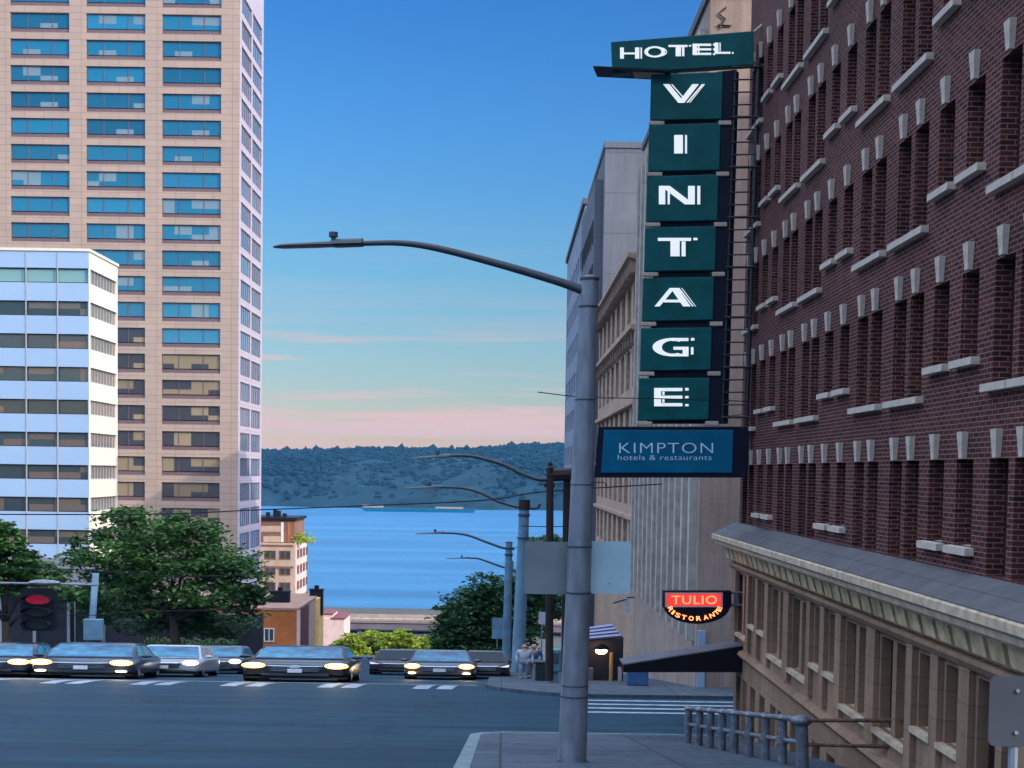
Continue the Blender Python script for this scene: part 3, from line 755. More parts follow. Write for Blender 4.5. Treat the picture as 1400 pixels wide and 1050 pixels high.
# C: beige tower with ribbed street side
cb = thing('beige_building', 'beige stone building with a plain end wall and ribbed street front', 'building', (7.6, 50, zg(50)))
co = Vector(cb.location); CX = 7.62; CT = 18.3
ops = []; nrib = 11; step = 23.0 / nrib
cz = [z for z in [-4.6 + 2.15 * i for i in range(11)] if z + 1.4 < CT - .8]
for i in range(nrib):
    y = 50.9 + step * i
    for z in cz: ops.append((y + .35, y + step - .55, z, z + 1.45))
m = MB(); wall_open(m, pos_left(CX), 50, 73.6, -13, CT, ops, .25)
m.poly([(CX, 50, -13), (30, 50, -13), (30, 50, CT), (CX, 50, CT)]); m.poly([(CX, 50, CT), (30, 50, CT), (30, 73.6, CT), (CX, 73.6, CT)])
m.poly([(CX, 73.6, -13), (CX, 73.6, CT), (30, 73.6, CT), (30, 73.6, -13)])
child(m, 'wall', M['mauve'], cb)
m = MB()
for i in range(nrib + 1):
    y = 50.9 + step * i - .12; m.box(CX - .3, CX - .002, y - .18, y + .28, -6.6, CT - 1)
    m.box(CX - .14, CX - .002, y + .9, y + 1.02, -6.6, CT - 1)
child(m, 'rib', M['rib'], cb)
m = MB(); m.box(CX - .12, 30.1, 49.9, 73.7, CT, CT + .35); child(m, 'parapet', M['flashing'], cb)
m = MB(); m.box(CX + .1, CX + 2.6, 49.94, 49.995, -3.0, CT - .02); 
for i in range(26): m.box(CX + .1, CX + 2.62, 49.925, 49.938, -2.9 + i * .8, -2.86 + i * .8)
m = MB()
x0_ = (924 - 690) / F * 49.9; m.box(7.66, 7.95, 49.8, 49.99, zg(50) + .1, -6.1)
child(m, 'door_jamb', M['panel_blue'], cb)
me = window_mesh(step - .91, 1.44, .06, (.5,), ()).mesh('window', M['darkframe']); pn = pane_mesh(step - 1.0, 1.34, M['glass'])
pl = [(CX + .2, (o[0] + o[1]) / 2, (o[2] + o[3]) / 2) for o in ops][:100]
simple_windows(cb, me, None, 'window', pl, -PI / 2, co)
for ch_ in [c for c in cb.children if c.name.startswith('window')]: pass
m = MB(); m.box(CX + .22, CX + .26, 50.5, 73.4, -7, CT - .6); child(m, 'glazing', M['glass'], cb)
# iron scroll mark on the end wall
m = MB(); c0 = P(988, 22, 49.95)
m.tube([c0 + Vector((.12 * math.cos(t * .45) * (1 if t < 14 else .6), 0, .35 - t * .035)) for t in range(24)], .03, 6)
m.tube([P(981, 34, 49.95), P(1000, 35, 49.95)], .03, 6)
child(m, 'scroll_ornament', M['black'], cb)
# D: ornate terracotta
db = thing('ornate_building', 'tan terracotta building with bracketed cornices, seen at a sharp angle', 'building', (7.6, 74, zg(74)))
DX, DT = 7.62, 12.6
ops = []
for i in range(8):
    y = 75.4 + i * 3.9
    for z, h in ((9.3, 2.2), (5.2, 2.4), (1.6, 2.4), (-1.9, 2.4), (-5.2, 2.3)): ops.append((y, y + 2.3, z, z + h))
m = MB(); wall_open(m, pos_left(DX), 73.7, 106, -18, DT, ops, .4)
m.poly([(DX, 73.7, -18), (28, 73.7, -18), (28, 73.7, DT), (DX, 73.7, DT)]); m.poly([(DX, 73.7, DT), (28, 73.7, DT), (28, 106, DT), (DX, 106, DT)]); m.poly([(DX, 106, -18), (DX, 106, DT), (28, 106, DT), (28, 106, -18)])
child(m, 'wall', M['ornate'], db)
m = MB()
for zc, pr in ((DT, .8), (8.55, .55), (4.3, .3), (.9, .2), (-2.5, .25), (-6.0, .4)):
    m.prism([(x, 73.7, z) for x, z in [(DX, zc - .8 * pr), (DX, zc), (DX - pr, zc), (DX - pr, zc - .22), (DX - pr * .6, zc - .3)]], (0, 32.3, 0))
for i in range(36):
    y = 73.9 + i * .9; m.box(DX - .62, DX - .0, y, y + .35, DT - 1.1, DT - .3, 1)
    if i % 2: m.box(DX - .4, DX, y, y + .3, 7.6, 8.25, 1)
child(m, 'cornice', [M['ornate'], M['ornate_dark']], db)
m = MB(); m.box(DX + .3, DX + .34, 75, 105.5, -8, 11.8); child(m, 'glazing', M['glass'], db)
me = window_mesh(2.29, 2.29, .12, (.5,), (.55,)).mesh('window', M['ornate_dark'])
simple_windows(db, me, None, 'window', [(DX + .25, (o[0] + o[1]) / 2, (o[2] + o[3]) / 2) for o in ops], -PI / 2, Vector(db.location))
# E: tall grey blank block, F: far blue-grey block
eb = thing('grey_building', 'tall blank grey concrete building with a stepped top edge', 'building', (9, 110, zg(110)))
EX = P(830, 300, 110).x - .25; ET = P(830, 202, 110).z
m = MB(); m.box(EX, 34, 110, 131, -22, ET); m.box(EX - .7, EX - .01, 112, 131, -22, ET - 2.2)
m.box(EX - .1, 34.2, 109.9, 131.1, ET, ET + .5)
child(m, 'wall', M['greyconc'], eb)
me = window_mesh(1.4, 1.9, .12, (.5,), ()).mesh('window', M['darkframe']); pn = pane_mesh(1.2, 1.7, M['glass'])
simple_windows(eb, me, pn, 'window', [(EX - .705, 113.6 + i * 2.9, -13.1 + j * 3.8) for i in range(6) for j in range(10)], -PI / 2, Vector(eb.location))
fb = thing('blue_grey_building', 'pale blue grey tower block farthest down the right side', 'building', (8.5, 135, zg(135)))
FX = P(800, 400, 135).x - .15; FT = P(800, 279, 135).z
ops = []
for i in range(9):
    for j in range(11): ops.append((137 + i * 4.0, 139.3 + i * 4.0, -20 + j * 4.2, -17.8 + j * 4.2))
m = MB(); wall_open(m, pos_left(FX), 135, 173, -26, FT, ops, .4)
m.poly([(FX, 135, -26), (34, 135, -26), (34, 135, FT), (FX, 135, FT)]); m.poly([(FX, 135, FT), (34, 135, FT), (34, 173, FT), (FX, 173, FT)]); m.poly([(FX, 173, -26), (FX, 173, FT), (34, 173, FT), (34, 173, -26)])
child(m, 'wall', M['bluegrey'], fb)
m = MB(); m.box(FX + .3, FX + .34, 136, 172, -22, FT - .6); child(m, 'glazing', M['glass'], fb)
me = window_mesh(2.29, 2.19, .12, (.5,), ()).mesh('window', M['darkframe'])
simple_windows(fb, me, None, 'window', [(FX + .3, (o[0] + o[1]) / 2, (o[2] + o[3]) / 2) for o in ops], -PI / 2, Vector(fb.location))
m = MB(); m.box(FX - .25, 34.2, 134.8, 173.2, FT, FT + .6); child(m, 'parapet', M['flashing'], fb)

# pub front with striped awning, lantern
pa = thing('striped_awning', 'small blue and white striped awning beside the pale lamp pole', 'awning', (7.0, 62, -7.5))
po = Vector(pa.location); m = MB(); q = [P(800, 858, 58), P(836, 853, 58), P(851, 871, 56.5), P(803, 875, 56.5)]
for i in range(8):
    t0, t1 = i / 8, (i + 1) / 8
    a, b = q[0].lerp(q[3], t0), q[1].lerp(q[2], t0); c, d = q[1].lerp(q[2], t1), q[0].lerp(q[3], t1)
    m.slab(a, b, c, d, (0, .3, -1), .05, i % 2)
o = m.build('canvas', [M['stripe'], M['sign_dark']], pa); o.location = -po
m = MB(); m.tube([P(851, 871, 56.6), P(851, 886, 56.6)], .05, 6); m.tube([P(803, 875, 56.6), P(804, 884, 56.6)], .05, 6); o = m.build('frame', M['black'], pa); o.location = -po
pb = thing('pub_entrance', 'dark recessed pub doorway with ochre post under the striped awning', 'doorway', P(826, 936, 58.5))
po2 = Vector(pb.location); m = MB()
m.prism([P(803, 875, 59), P(852, 873, 59), P(852, 938, 59), P(803, 938, 59)], (0, .4, 0)); o = m.build('recess', M['storedark'], pb); o.location = -po2
m = MB(); m.tube([P(836, 892, 58.6), P(835, 938, 58.6)], .09, 8); o = m.build('post', M['ochre'], pb); o.location = -po2
m = MB(); m.prism([P(845, 912, 58.6), P(850, 912, 58.6), P(850, 931, 58.6), P(845, 931, 58.6)], (0, .1, 0)); o = m.build('menu_board', M['white_cloth'], pb); o.location = -po2
m = MB(); m.prism([P(801, 914, 58.3), P(811, 914, 58.3), P(811, 938, 58.3), P(801, 938, 58.3)], (0, .3, 0)); o = m.build('side_panel', M['greyconc'], pb); o.location = -po2
la = thing('wall_lantern', 'lit orange lantern hanging in the pub doorway', 'lantern', P(822, 890, 58))
m = MB(); m.ellipsoid((0, 0, 0), (.27, .2, .16), 12, 8); m.build('bulb', M['lantern'], la)
m = MB(); m.loft([[(math.cos(a) * r_ * 1.3, math.sin(a) * r_, z_) for a in [2 * PI * i / 12 for i in range(12)]] for r_, z_ in ((.3, .1), (.26, .2), (.08, .34))]); m.build('shade', M['brownpole'], la)
bxx = thing('street_bin', 'blue street bin on the far pavement behind the black awning', 'bin', P(871, 937, 50.5) )
m = MB(); m.box(-.42, .42, -.3, .3, .02, .78); m.build('body', M['blue_cloth'], bxx, bevel=.06); m = MB(); m.box(-.46, .46, -.34, .34, .78, .86); m.build('lid', M['sign_dark'], bxx, bevel=.03)

# ------------------------------------------------------------------ office tower on the left
TY = 195.0; TX = P(326, 400, TY).x; TB = 213.8
tw = thing('office_tower', 'tall pink granite office tower with blue glass window bands', 'building', (TX, TY, zg(TY)))
to = Vector(tw.location)
s_ = TY / F
wx0 = [TX - 24.5 * s_ - 79.5 * s_ - i * 102.2 * s_ for i in range(3)]
wrows = [P(200, 19.3, TY).z + 3.885 * k for k in range(1, -22, -1)]
WW = 79.5 * s_; WH = 25.6 * s_
ops = [(x, x + WW, z - WH, z) for x in wx0 for z in wrows]
ops2 = [(y, y + 7.6, z - WH, z) for y in (TY + 1.6, TY + 10.0) for z in wrows]
m = MB(); wall_open(m, pos_front(TY), -100, TX, -45, 84, ops, .35)
m.poly([(-100, TY, 84), (TX, TY, 84), (TX, TB, 84), (-100, TB, 84)]); m.poly([(TX, TB, -45), (TX, TB, 84), (-100, TB, 84), (-100, TB, -45)]); m.poly([(-100, TY, -45), (-100, TB, -45), (-100, TB, 84), (-100, TY, 84)])
child(m, 'wall', M['tower'], tw)
m = MB(); wall_open(m, pos_right(TX + .02), TY, TB, -45, 84, ops2, .25)
child(m, 'side_wall', M['tower_pale'], tw)
me = window_mesh(WW - .01, WH - .01, .09, (.29, .71), (), .1, .45).mesh('window', M['tower_sill'])
pz = .3
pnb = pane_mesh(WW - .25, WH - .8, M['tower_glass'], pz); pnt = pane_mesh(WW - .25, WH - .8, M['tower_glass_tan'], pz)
lim = P(162, 345, TY)
for bi, x in enumerate(wx0):
    for ri, z in enumerate(wrows):
        if bi == 2 and ri > 11: continue
        wo = inst('window', me, tw, Vector((x + WW / 2, TY + .3, z - WH / 2)) - to)
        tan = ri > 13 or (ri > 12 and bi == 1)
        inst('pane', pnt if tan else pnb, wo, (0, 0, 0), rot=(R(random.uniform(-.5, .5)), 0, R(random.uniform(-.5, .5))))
me = window_mesh(7.59, WH - .01, .16, (.2, .4, .6, .8), (), .1).mesh('window', M['tower_sill']); pn = pane_mesh(7.4, WH - .3, M['tower_glass_side'])
simple_windows(tw, me, pn, 'window', [(TX - .2, (o[0] + o[1]) / 2, (o[2] + o[3]) / 2) for o in ops2 if o[2] > -18], PI / 2, to)

# ------------------------------------------------------------------ white office block in front of the tower
OY = 130.0; OX = P(121.5, 500, OY).x; OB = OY * (690 - 121.5) / (690 - 160.5)
ob = thing('white_office_building', 'white and pale blue office block with long dark ribbon windows', 'building', (OX, OY, zg(OY)))
oo = Vector(ob.location); so_ = OY / F
top = P(60, 343, OY).z; pit = 44.4 * so_
rows = [(P(60, 366, OY).z - pit * i - 20 * so_, P(60, 366, OY).z - pit * i) for i in range(10)]
LX = OX - 60
m = MB(); ops = [(LX + 1, OX - 1.2 * so_, a, b) for a, b in rows]; wall_open(m, pos_front(OY), LX, OX, -32, top, ops, .3)
m.poly([(LX, OY, top), (OX, OY, top), (OX, OB, top), (LX, OB, top)])
child(m, 'wall', M['panel_blue'], ob)
m = MB(); ops2 = [(OY + .5, OB - .3, a, b) for a, b in rows]; wall_open(m, pos_right(OX + .01), OY, OB, -32, top, ops2, .3)
m.poly([(OX, OB, -32), (OX, OB, top), (LX, OB, top), (LX, OB, -32)])
child(m, 'side_wall', M['panel_cream'], ob)
m = MB(); m.box(LX, OX + .12, OY - .1, OY + .25, top, top + .28); m.box(OX - .3, OX + .14, OY + .25, OB + .1, top, top + .28); child(m, 'parapet', M['panel_cream'], ob)
hW = rows[0][1] - rows[0][0]; fw = OX - 1.2 * so_ - LX - 1
nb = int(fw / (32 * so_)); mul = [1 - i * 43 * so_ / fw for i in range(1, int(fw / (43 * so_)))]
me = window_mesh(fw - .01, hW - .01, .1, mul, (), .08).mesh('window', M['darkframe'])
gl = pane_mesh(fw - .15, hW - .15, M['ribbon_glass']); gp = pane_mesh(fw - .15, hW - .15, M['ribbon_pale'])
sw = OB - .3 - OY - .5
me2 = window_mesh(sw - .01, hW - .01, .1, [i / 9 for i in range(1, 9)], (), .08).mesh('window', M['mullion']); gt = pane_mesh(sw - .15, hW - .15, M['ribbon_tan'])
for i, (a, b) in enumerate(rows):
    wo = inst('window', me, ob, Vector((LX + 1 + fw / 2, OY + .25, (a + b) / 2)) - oo); inst('pane', gp if i == 0 else gl, wo, (0, 0, 0))
    wo = inst('window', me2, ob, Vector((OX - .25, OY + .5 + sw / 2, (a + b) / 2)) - oo, PI / 2); inst('pane', gt, wo, (0, 0, 0))
m = MB()
for px in (36, -50, 79, -10):
    x = P(px, 500, OY).x; m.box(x - .06, x + .06, OY - .06, OY - .002, -30, top - .1)
child(m, 'joint_strip', M['mullion'], ob)

# ------------------------------------------------------------------ brown apartment tower, orange brick building, viaduct
AY = 250.0
ab = thing('apartment_building', 'brown and cream apartment tower with roof garden standing before the bay', 'building', (P(380, 800, AY).x, AY, zg(AY)))
ao = Vector(ab.location); AX0 = P(346, 750, AY).x - 6; AX = P(403, 760, AY).x; AB_ = AY * (690 - 403) / (690 - 418)
tz = P(400, 743, AY).z; tz2 = P(380, 711, AY).z
m = MB(); m.box(AX0, AX - .01, AY, AB_, -45, tz); child(m, 'wall', M['aptcream'], ab)
m = MB(); m.box(AX - .009, AX + .2, AY - .02, AB_, -45, tz + .3); child(m, 'side_wall', M['aptside'], ab)
m = MB(); m.box(AX0, P(403, 730, AY + 1).x, AY + 1, AB_ - 1, tz, tz2); child(m, 'penthouse', M['aptbrick'], ab)
m = MB(); m.box(AX0, P(403, 730, AY).x + .3, AY + .6, AB_ - .8, tz2, tz2 + .5)
for px, h in ((372, 1.6), (377, 1.2), (362, .9), (385, .7)): x = P(px, 709, AY).x; m.box(x - .35, x + .35, AY + 3, AY + 4, tz2 + .5, tz2 + .5 + h)
child(m, 'roof', M['hvac'], ab)
m = MB()
for (xa, ya, xb, yb) in ((351, 719, 384, 727), (360, 733, 386, 741)): m.prism([P(xa, ya, AY + .97), P(xb, ya, AY + .97), P(xb, yb, AY + .97), P(xa, yb, AY + .97)], (0, .029, 0))
child(m, 'balcony_panel', M['aptcream'], ab)
m = MB()
for xa, xb, ma in ((384, 387.5, 0), (393, 396.5, 1)): m.prism([P(xa, 714, AY + .9), P(xb, 714, AY + .9), P(xb, 741, AY + .9), P(xa, 741, AY + .9)], (0, .09, 0), ma)
child(m, 'chimney_strip', [M['house'], M['orange']], ab)
m = MB(); m.box(AX0, AX - .3, AY - .12, AY - .002, tz - .6, tz - .3); m.box(AX0, AX - .3, AY - .12, AY - .002, tz - 4.9, tz - 4.5); child(m, 'band', M['aptbrick'], ab)
me = window_mesh(2.2, 1.7, .15, (.5,), ()).mesh('window', M['aptbrick']); pn = pane_mesh(1.9, 1.4, M['glass'])
simple_windows(ab, me, pn, 'window', [(AX - 1.9 - 2.9 * i, AY - .02, tz - 2.3 - 3.1 * j) for i in range(5) for j in range(7)], 0, ao)
simple_windows(ab, me, pn, 'window', [(AX + .24, AY + 2.5 + 3.7 * i, tz - 2.2 - 3.1 * j) for i in range(4) for j in range(7)], PI / 2, ao)
# orange low building
GY = 150.0; GX0 = P(345, 860, GY).x; GX = P(407, 860, GY).x; GB = 168.0; gz = P(380, 834, GY).z
gb = thing('orange_brick_building', 'low orange brick building with flat roof and dark rooftop units', 'building', ((GX0 + GX) / 2, GY, zg(GY)))
go = Vector(gb.location)
m = MB(); m.box(GX0 - 14, GX, GY, GB, -32, gz - .02); child(m, 'wall', M['orange'], gb)
m = MB(); m.box(GX0 - 14.1, GX + .12, GY - .12, GB, gz - .02, gz + .25); child(m, 'roof', M['roof'], gb)
m = MB(); m.box(GX + .001, GX + .08, GY + .8, GY + 8, -32, gz - .05, 0); m.box(GX + .001, GX + .1, GY + 8.05, GY + 13, -32, gz - .05, 1); m.box(GX + .001, GX + .5, GY + 13.2, GB, -32, gz + .1, 2)
child(m, 'side_wall', [M['maroon'], M['aptcream'], M['yellow']], gb)
m = MB(); m.box(GX - .1, GX + .25, GY - .1, GY + .5, -32, gz - .04); child(m, 'corner_pilaster', M['aptside'], gb)
for (xa, ya, xb, yb, dd, hh) in ((370, 818, 394, 830, 156, 3), (424, 816, 440, 829, 165, 2.5)):
    c0 = P((xa + xb) / 2, yb, dd); m = MB(); w2 = (xb - xa) / 2 / F * dd; h2 = (yb - ya) / F * dd
    h2 *= 1.7; w2 *= 1.1; hh = 1.0; m.box(-w2, w2, 0, hh, -1.2, h2); m.box(-w2 - .1, w2 + .1, -.1, hh + .1, h2, h2 + .14); m.tube([(0, hh / 2, h2), (0, hh / 2, h2 + .6)], .3, 8)
    o = m.build('rooftop_unit', M['hvac'], gb); o.location = c0 - go
me = window_mesh(1.2, 1.6, .1, (.5,), ()).mesh('window', M['house']); pn = pane_mesh(1.0, 1.4, M['glass'])
simple_windows(gb, me, pn, 'window', [(P(368, 870, GY).x - 2.3 * i, GY - .02, P(368, 868, GY).z) for i in range(4)], 0, go)
# small pale building with jumbled roofs beyond
jb = thing('pale_low_building', 'small pale pink building with uneven roofs between the orange building and the viaduct', 'building', P(455, 880, 300))
jo = Vector(jb.location); a = P(440, 846, 300); b = P(470, 880, 300)
m = MB(); m.box(a.x - 6, b.x, 300, 312, b.z - 12, a.z); m.box(a.x, a.x + 2.4, 300.5, 310, a.z, a.z + 1.0); o = m.build('wall', M['aptside'], jb); o.location = -jo
m = MB(); m.box(a.x + 2.2, b.x + .3, 299.8, 312, a.z, a.z + .3); m.box(a.x - .2, a.x + 2.6, 300.3, 310.2, a.z + 1, a.z + 1.25); o = m.build('roof', M['maroon'], jb); o.location = -jo
vb = thing('viaduct', 'pale concrete elevated highway along the waterfront edge of the bay', 'viaduct', (-40, 455, -57.9))
vo = Vector(vb.location); zt = P(520, 845, 450).z
m = MB(); m.box(-170, 60, 450, 462, zt - 1.7, zt - 1.1); o = m.build('deck', M['viaduct'], vb); o.location = -vo
m = MB(); m.box(-170, 60, 449.8, 450.1, zt - 1.1, zt - .35); m.box(-170, 60, 461.8, 462.1, zt - 1.1, zt); 
for i in range(60): m.box(-168 + i * 3.8, -167.6 + i * 3.8, 449.85, 450.05, zt - .35, zt + .0)
m.box(-170, 60, 449.85, 450.05, zt, zt + .2)
o = m.build('parapet', M['viaduct'], vb); o.location = -vo
m = MB(); m.box(-170, 60, 450.5, 461.5, zt - 4.0, zt - 1.75)
o = m.build('girder', M['viaduct_dark'], vb); o.location = -vo
for i in range(14):
    m = MB(); x = -160 + i * 15.5; m.box(x, x + 1.6, 452, 460.6, -58, zt - 4); o = m.build('column', M['viaduct'], vb); o.location = -vo

# dark low shopfront on the left behind the cars, under the trees
lb = thing('dark_pavilion', 'dark low pavilion with sloping canopy behind the trees at far left', 'building', (-33, 86, zg(86)))
l0 = Vector(lb.location); m = MB(); m.box(-48, -27.0, 86, 96, -18, -7.9); o = m.build('wall', M['storedark'], lb); o.location = -l0
m = MB(); m.slab((-48.5, 84.5, -8.0), (-26.5, 84.5, -8.0), (-26.5, 97, -7.2), (-48.5, 97, -7.2), (0, 0, 1), .15); o = m.build('roof', M['flashing'], lb); o.location = -l0
m = MB()
for i in range(9): m.box(-27.0 + .0 - i * 2.3, -26.8 - i * 2.3, 85.7, 85.98, -17, -8.1)
o = m.build('mullion', M['mullion'], lb); o.location = -l0
# pale colonnade seen through the trunks
pc = thing('colonnade', 'beige columned front glimpsed under the large tree at left', 'colonnade', P(140, 900, 105)); p0 = Vector(pc.location)
m = MB()
for i in range(6):
    x = P(105 + i * 16, 870, 105).x; m.box(x - .16, x + .16, 105, 105.5, -18, P(140, 846, 105).z)
z = P(140, 846, 105).z; o = m.build('column_row', M['bracket'], pc); o.location = -p0
m = MB(); m.box(P(98, 846, 105).x, P(350, 846, 105).x, 104.8, 105.8, z, z + .5); o = m.build('beam', M['storedark'], pc); o.location = -p0
m = MB(); m.box(P(98, 846, 105).x, P(350, 846, 105).x, 108, 108.3, -20, z); o = m.build('back_wall', M['storedark'], pc); o.location = -p0

# ------------------------------------------------------------------ trees
def tree(name, label, base, H, lobes, n, leaf, mt, trunk_r=.25, seed=1, forks=7, group=None, wide=1.6, cat='tree'):
    rnd = random.Random(seed); t = thing(name, label, cat, base, group=group)
    m = MB(); 
    ctr = Vector((0, 0, 0))
    for l in lobes: ctr += Vector(l[:3])
    ctr /= len(lobes); th = H * .35
    m.tube([(0, 0, -.5), (.05, 0, th * .5), (ctr.x * .3, ctr.y * .3, th)], [trunk_r * 1.2, trunk_r, trunk_r * .8], 9)
    for i, l in enumerate(lobes[:forks + 8]):
        e = Vector(l[:3]); s0 = Vector((ctr.x * .3, ctr.y * .3, th * rnd.uniform(.75, 1)))
        mid = s0.lerp(e, .5) + Vector((rnd.uniform(-.3, .3), rnd.uniform(-.3, .3), rnd.uniform(0, .5)))
        m.tube([s0, mid, e], [trunk_r * .5, trunk_r * .3, trunk_r * .1], 6)
        for k in range(2):
            e2 = e + Vector((rnd.uniform(-1, 1) * l[3] * .8, rnd.uniform(-1, 1) * l[3] * .5, rnd.uniform(-.3, 1) * l[4] * .7))
            m.tube([mid, e2], [trunk_r * .2, trunk_r * .05], 5)
    m.build('trunk', M['bark'], t, smooth=True)
    c = MB(); tot = sum(l[3] * l[4] for l in lobes)
    for l in lobes:
        cx, cy, cz, rx, rz = l; k = int(n * rx * rz / tot)
        clumps = []
        for _ in range(max(5, k // 28)):
            while True:
                d = Vector((rnd.uniform(-1, 1), rnd.uniform(-1, 1), rnd.uniform(-1, 1)))
                if .25 < d.length < 1: break
            clumps.append(d)
        for _ in range(k):
            q = rnd.choice(clumps)
            d = q + Vector((rnd.gauss(0, .16), rnd.gauss(0, .16), rnd.gauss(0, .09)))
            p = Vector((cx + d.x * rx, cy + d.y * rx * .7, cz + d.z * rz))
            s = leaf * rnd.uniform(.6, 1.3)
            nrm = Vector((rnd.gauss(0, .6), rnd.gauss(0, .6), rnd.uniform(.2, 1.2))).normalized()
            a = nrm.orthogonal().normalized(); a = Matrix.Rotation(rnd.uniform(0, 6.28), 3, nrm) @ a; b = nrm.cross(a)
            a = Vector((a.x * wide, a.y, a.z)); b = Vector((b.x * wide, b.y, b.z))
            c.poly([p - a * s, p - b * s * .5 + nrm * s * .1, p + a * s, p + b * s * .5 + nrm * s * .1])
    c.build('crown', mt, t)
    return t
def tloc(px, D, h=.13): return Vector(((px - 690) / F * D, D, zg(D) + h))
def lobes_px(base, D, L_):
    out = []
    for px, py, rx, rz, dy in L_:
        p = P(px, py, D); out.append((p.x - base.x, dy, p.z - base.z, rx / F * D, rz / F * D))
    return out
b = tloc(240, 82)
tree('broadleaf_tree', 'large dark green broadleaf tree spreading in front of the office tower', b, 9, lobes_px(b, 82, [
    (190, 725, 62, 34, 0), (255, 735, 50, 34, 1), (150, 755, 60, 26, -1), (300, 770, 56, 28, 0), (230, 775, 90, 36, 1), (340, 795, 40, 22, -1), (160, 800, 62, 28, 0), (290, 815, 70, 24, 0), (205, 830, 60, 22, 1), (340, 828, 34, 18, 0), (105, 745, 18, 12, 0), (180, 703, 28, 12, 0), (120, 840, 40, 24, 2), (200, 862, 60, 20, 3), (290, 858, 50, 22, 3), (240, 848, 50, 20, 2)]),
    24000, .14, M['leaf_dark'], .32, 3)
b = tloc(8, 66)
tree('broadleaf_tree', 'dark green tree half cut off by the left edge of the photo', b, 7, lobes_px(b, 66, [
    (-10, 740, 40, 26, 0), (20, 762, 36, 22, 0), (-20, 790, 50, 30, 0), (35, 790, 44, 22, 1), (0, 720, 20, 14, 0), (70, 812, 40, 16, 0), (-60, 760, 50, 50, 0)]),
    11000, .13, M['leaf_dark'], .25, 5)
b = tloc(670, 98)
tree('broadleaf_tree', 'bushy deep green street tree beside the blue grey lamp poles', b, 7.4, lobes_px(b, 98, [
    (665, 812, 34, 26, 0), (640, 840, 46, 32, 0), (690, 830, 50, 40, 1), (650, 872, 58, 32, 0), (618, 868, 30, 26, -1), (612, 838, 20, 14, 0), (700, 870, 44, 34, 0), (720, 815, 34, 26, 1), (605, 892, 26, 16, 0), (680, 895, 40, 18, 0)]),
    19000, .145, M['leaf_blue'], .25, 9)
b = tloc(755, 108)
tree('broadleaf_tree', 'street tree whose top shows above the dull sign back left of the steel lamp pole', b, 9, lobes_px(b, 108, [
    (750, 750, 32, 20, 0), (765, 775, 34, 24, 0), (740, 790, 34, 26, 0), (760, 820, 30, 26, 0), (735, 845, 20, 20, 0)]),
    8000, .15, M['leaf_dark'], .25, 11)
for i, (px, D, top_, wd) in enumerate([(478, 232, 866, 26), (512, 240, 862, 30), (548, 236, 861, 32), (585, 244, 866, 28), (620, 250, 874, 26)]):
    b = tloc(px, D)
    tree('park_tree', ['sunlit yellow green tree nearest the orange brick building', 'second sunlit park tree from the orange brick building', 'middle sunlit park tree of five below the viaduct', 'fourth sunlit park tree, next to the deep green street tree', 'sunlit park tree half hidden behind the deep green street tree'][i], b, 6, lobes_px(b, D, [
        (px, top_ + 13, wd * .7, 13, 0), (px - wd * .5, top_ + 22, wd * .6, 12, 1), (px + wd * .5, top_ + 22, wd * .6, 12, 0), (px, top_ + 32, wd, 12, 0)]),
        5000, .3, M['leaf_lit'], .25, 20 + i, group='sunlit park trees below the viaduct', wide=1.3)
b = P(411, 742, 252); 
t = thing('roof_shrub', 'small green shrub on the roof terrace of the apartment tower', 'shrub', b)
rnd = random.Random(4); m = MB()
for _ in range(500):
    p = Vector((rnd.gauss(0, 1.2), rnd.gauss(0, .8), abs(rnd.gauss(0, .9)))); s = .28
    a = Vector((rnd.uniform(-1, 1), rnd.uniform(-1, 1), rnd.uniform(-1, 1))).normalized(); bq = a.orthogonal().normalized()
    m.poly([p - a * s, p - bq * s * .5, p + a * s, p + bq * s * .5])
m.build('foliage', M['leaf_lit'], t)
m = MB(); m.tube([(0, 0, -.5), (0, 0, .9)], .1, 6); m.build('stem', M['bark'], t)
# clipped hedge along the left pavement
hgb = (-30, 101, zg(101)); m = MB(); rnd = random.Random(8)
for _ in range(5000):
    p = Vector((rnd.uniform(-9, 9), rnd.uniform(-.6, .6), rnd.uniform(0, 1.9) + .2 * math.sin(_))); s = .16
    a = Vector((rnd.uniform(-1, 1), rnd.uniform(-1, 1), rnd.uniform(-1, 1))).normalized(); bq = a.orthogonal().normalized()
    m.poly([p - a * s, p - bq * s * .5, p + a * s, p + bq * s * .5])
o = m.build('hedge', M['leaf_blue'], loc=hgb); tag(o, 'low dark hedge along the pavement behind the waiting cars', 'hedge')

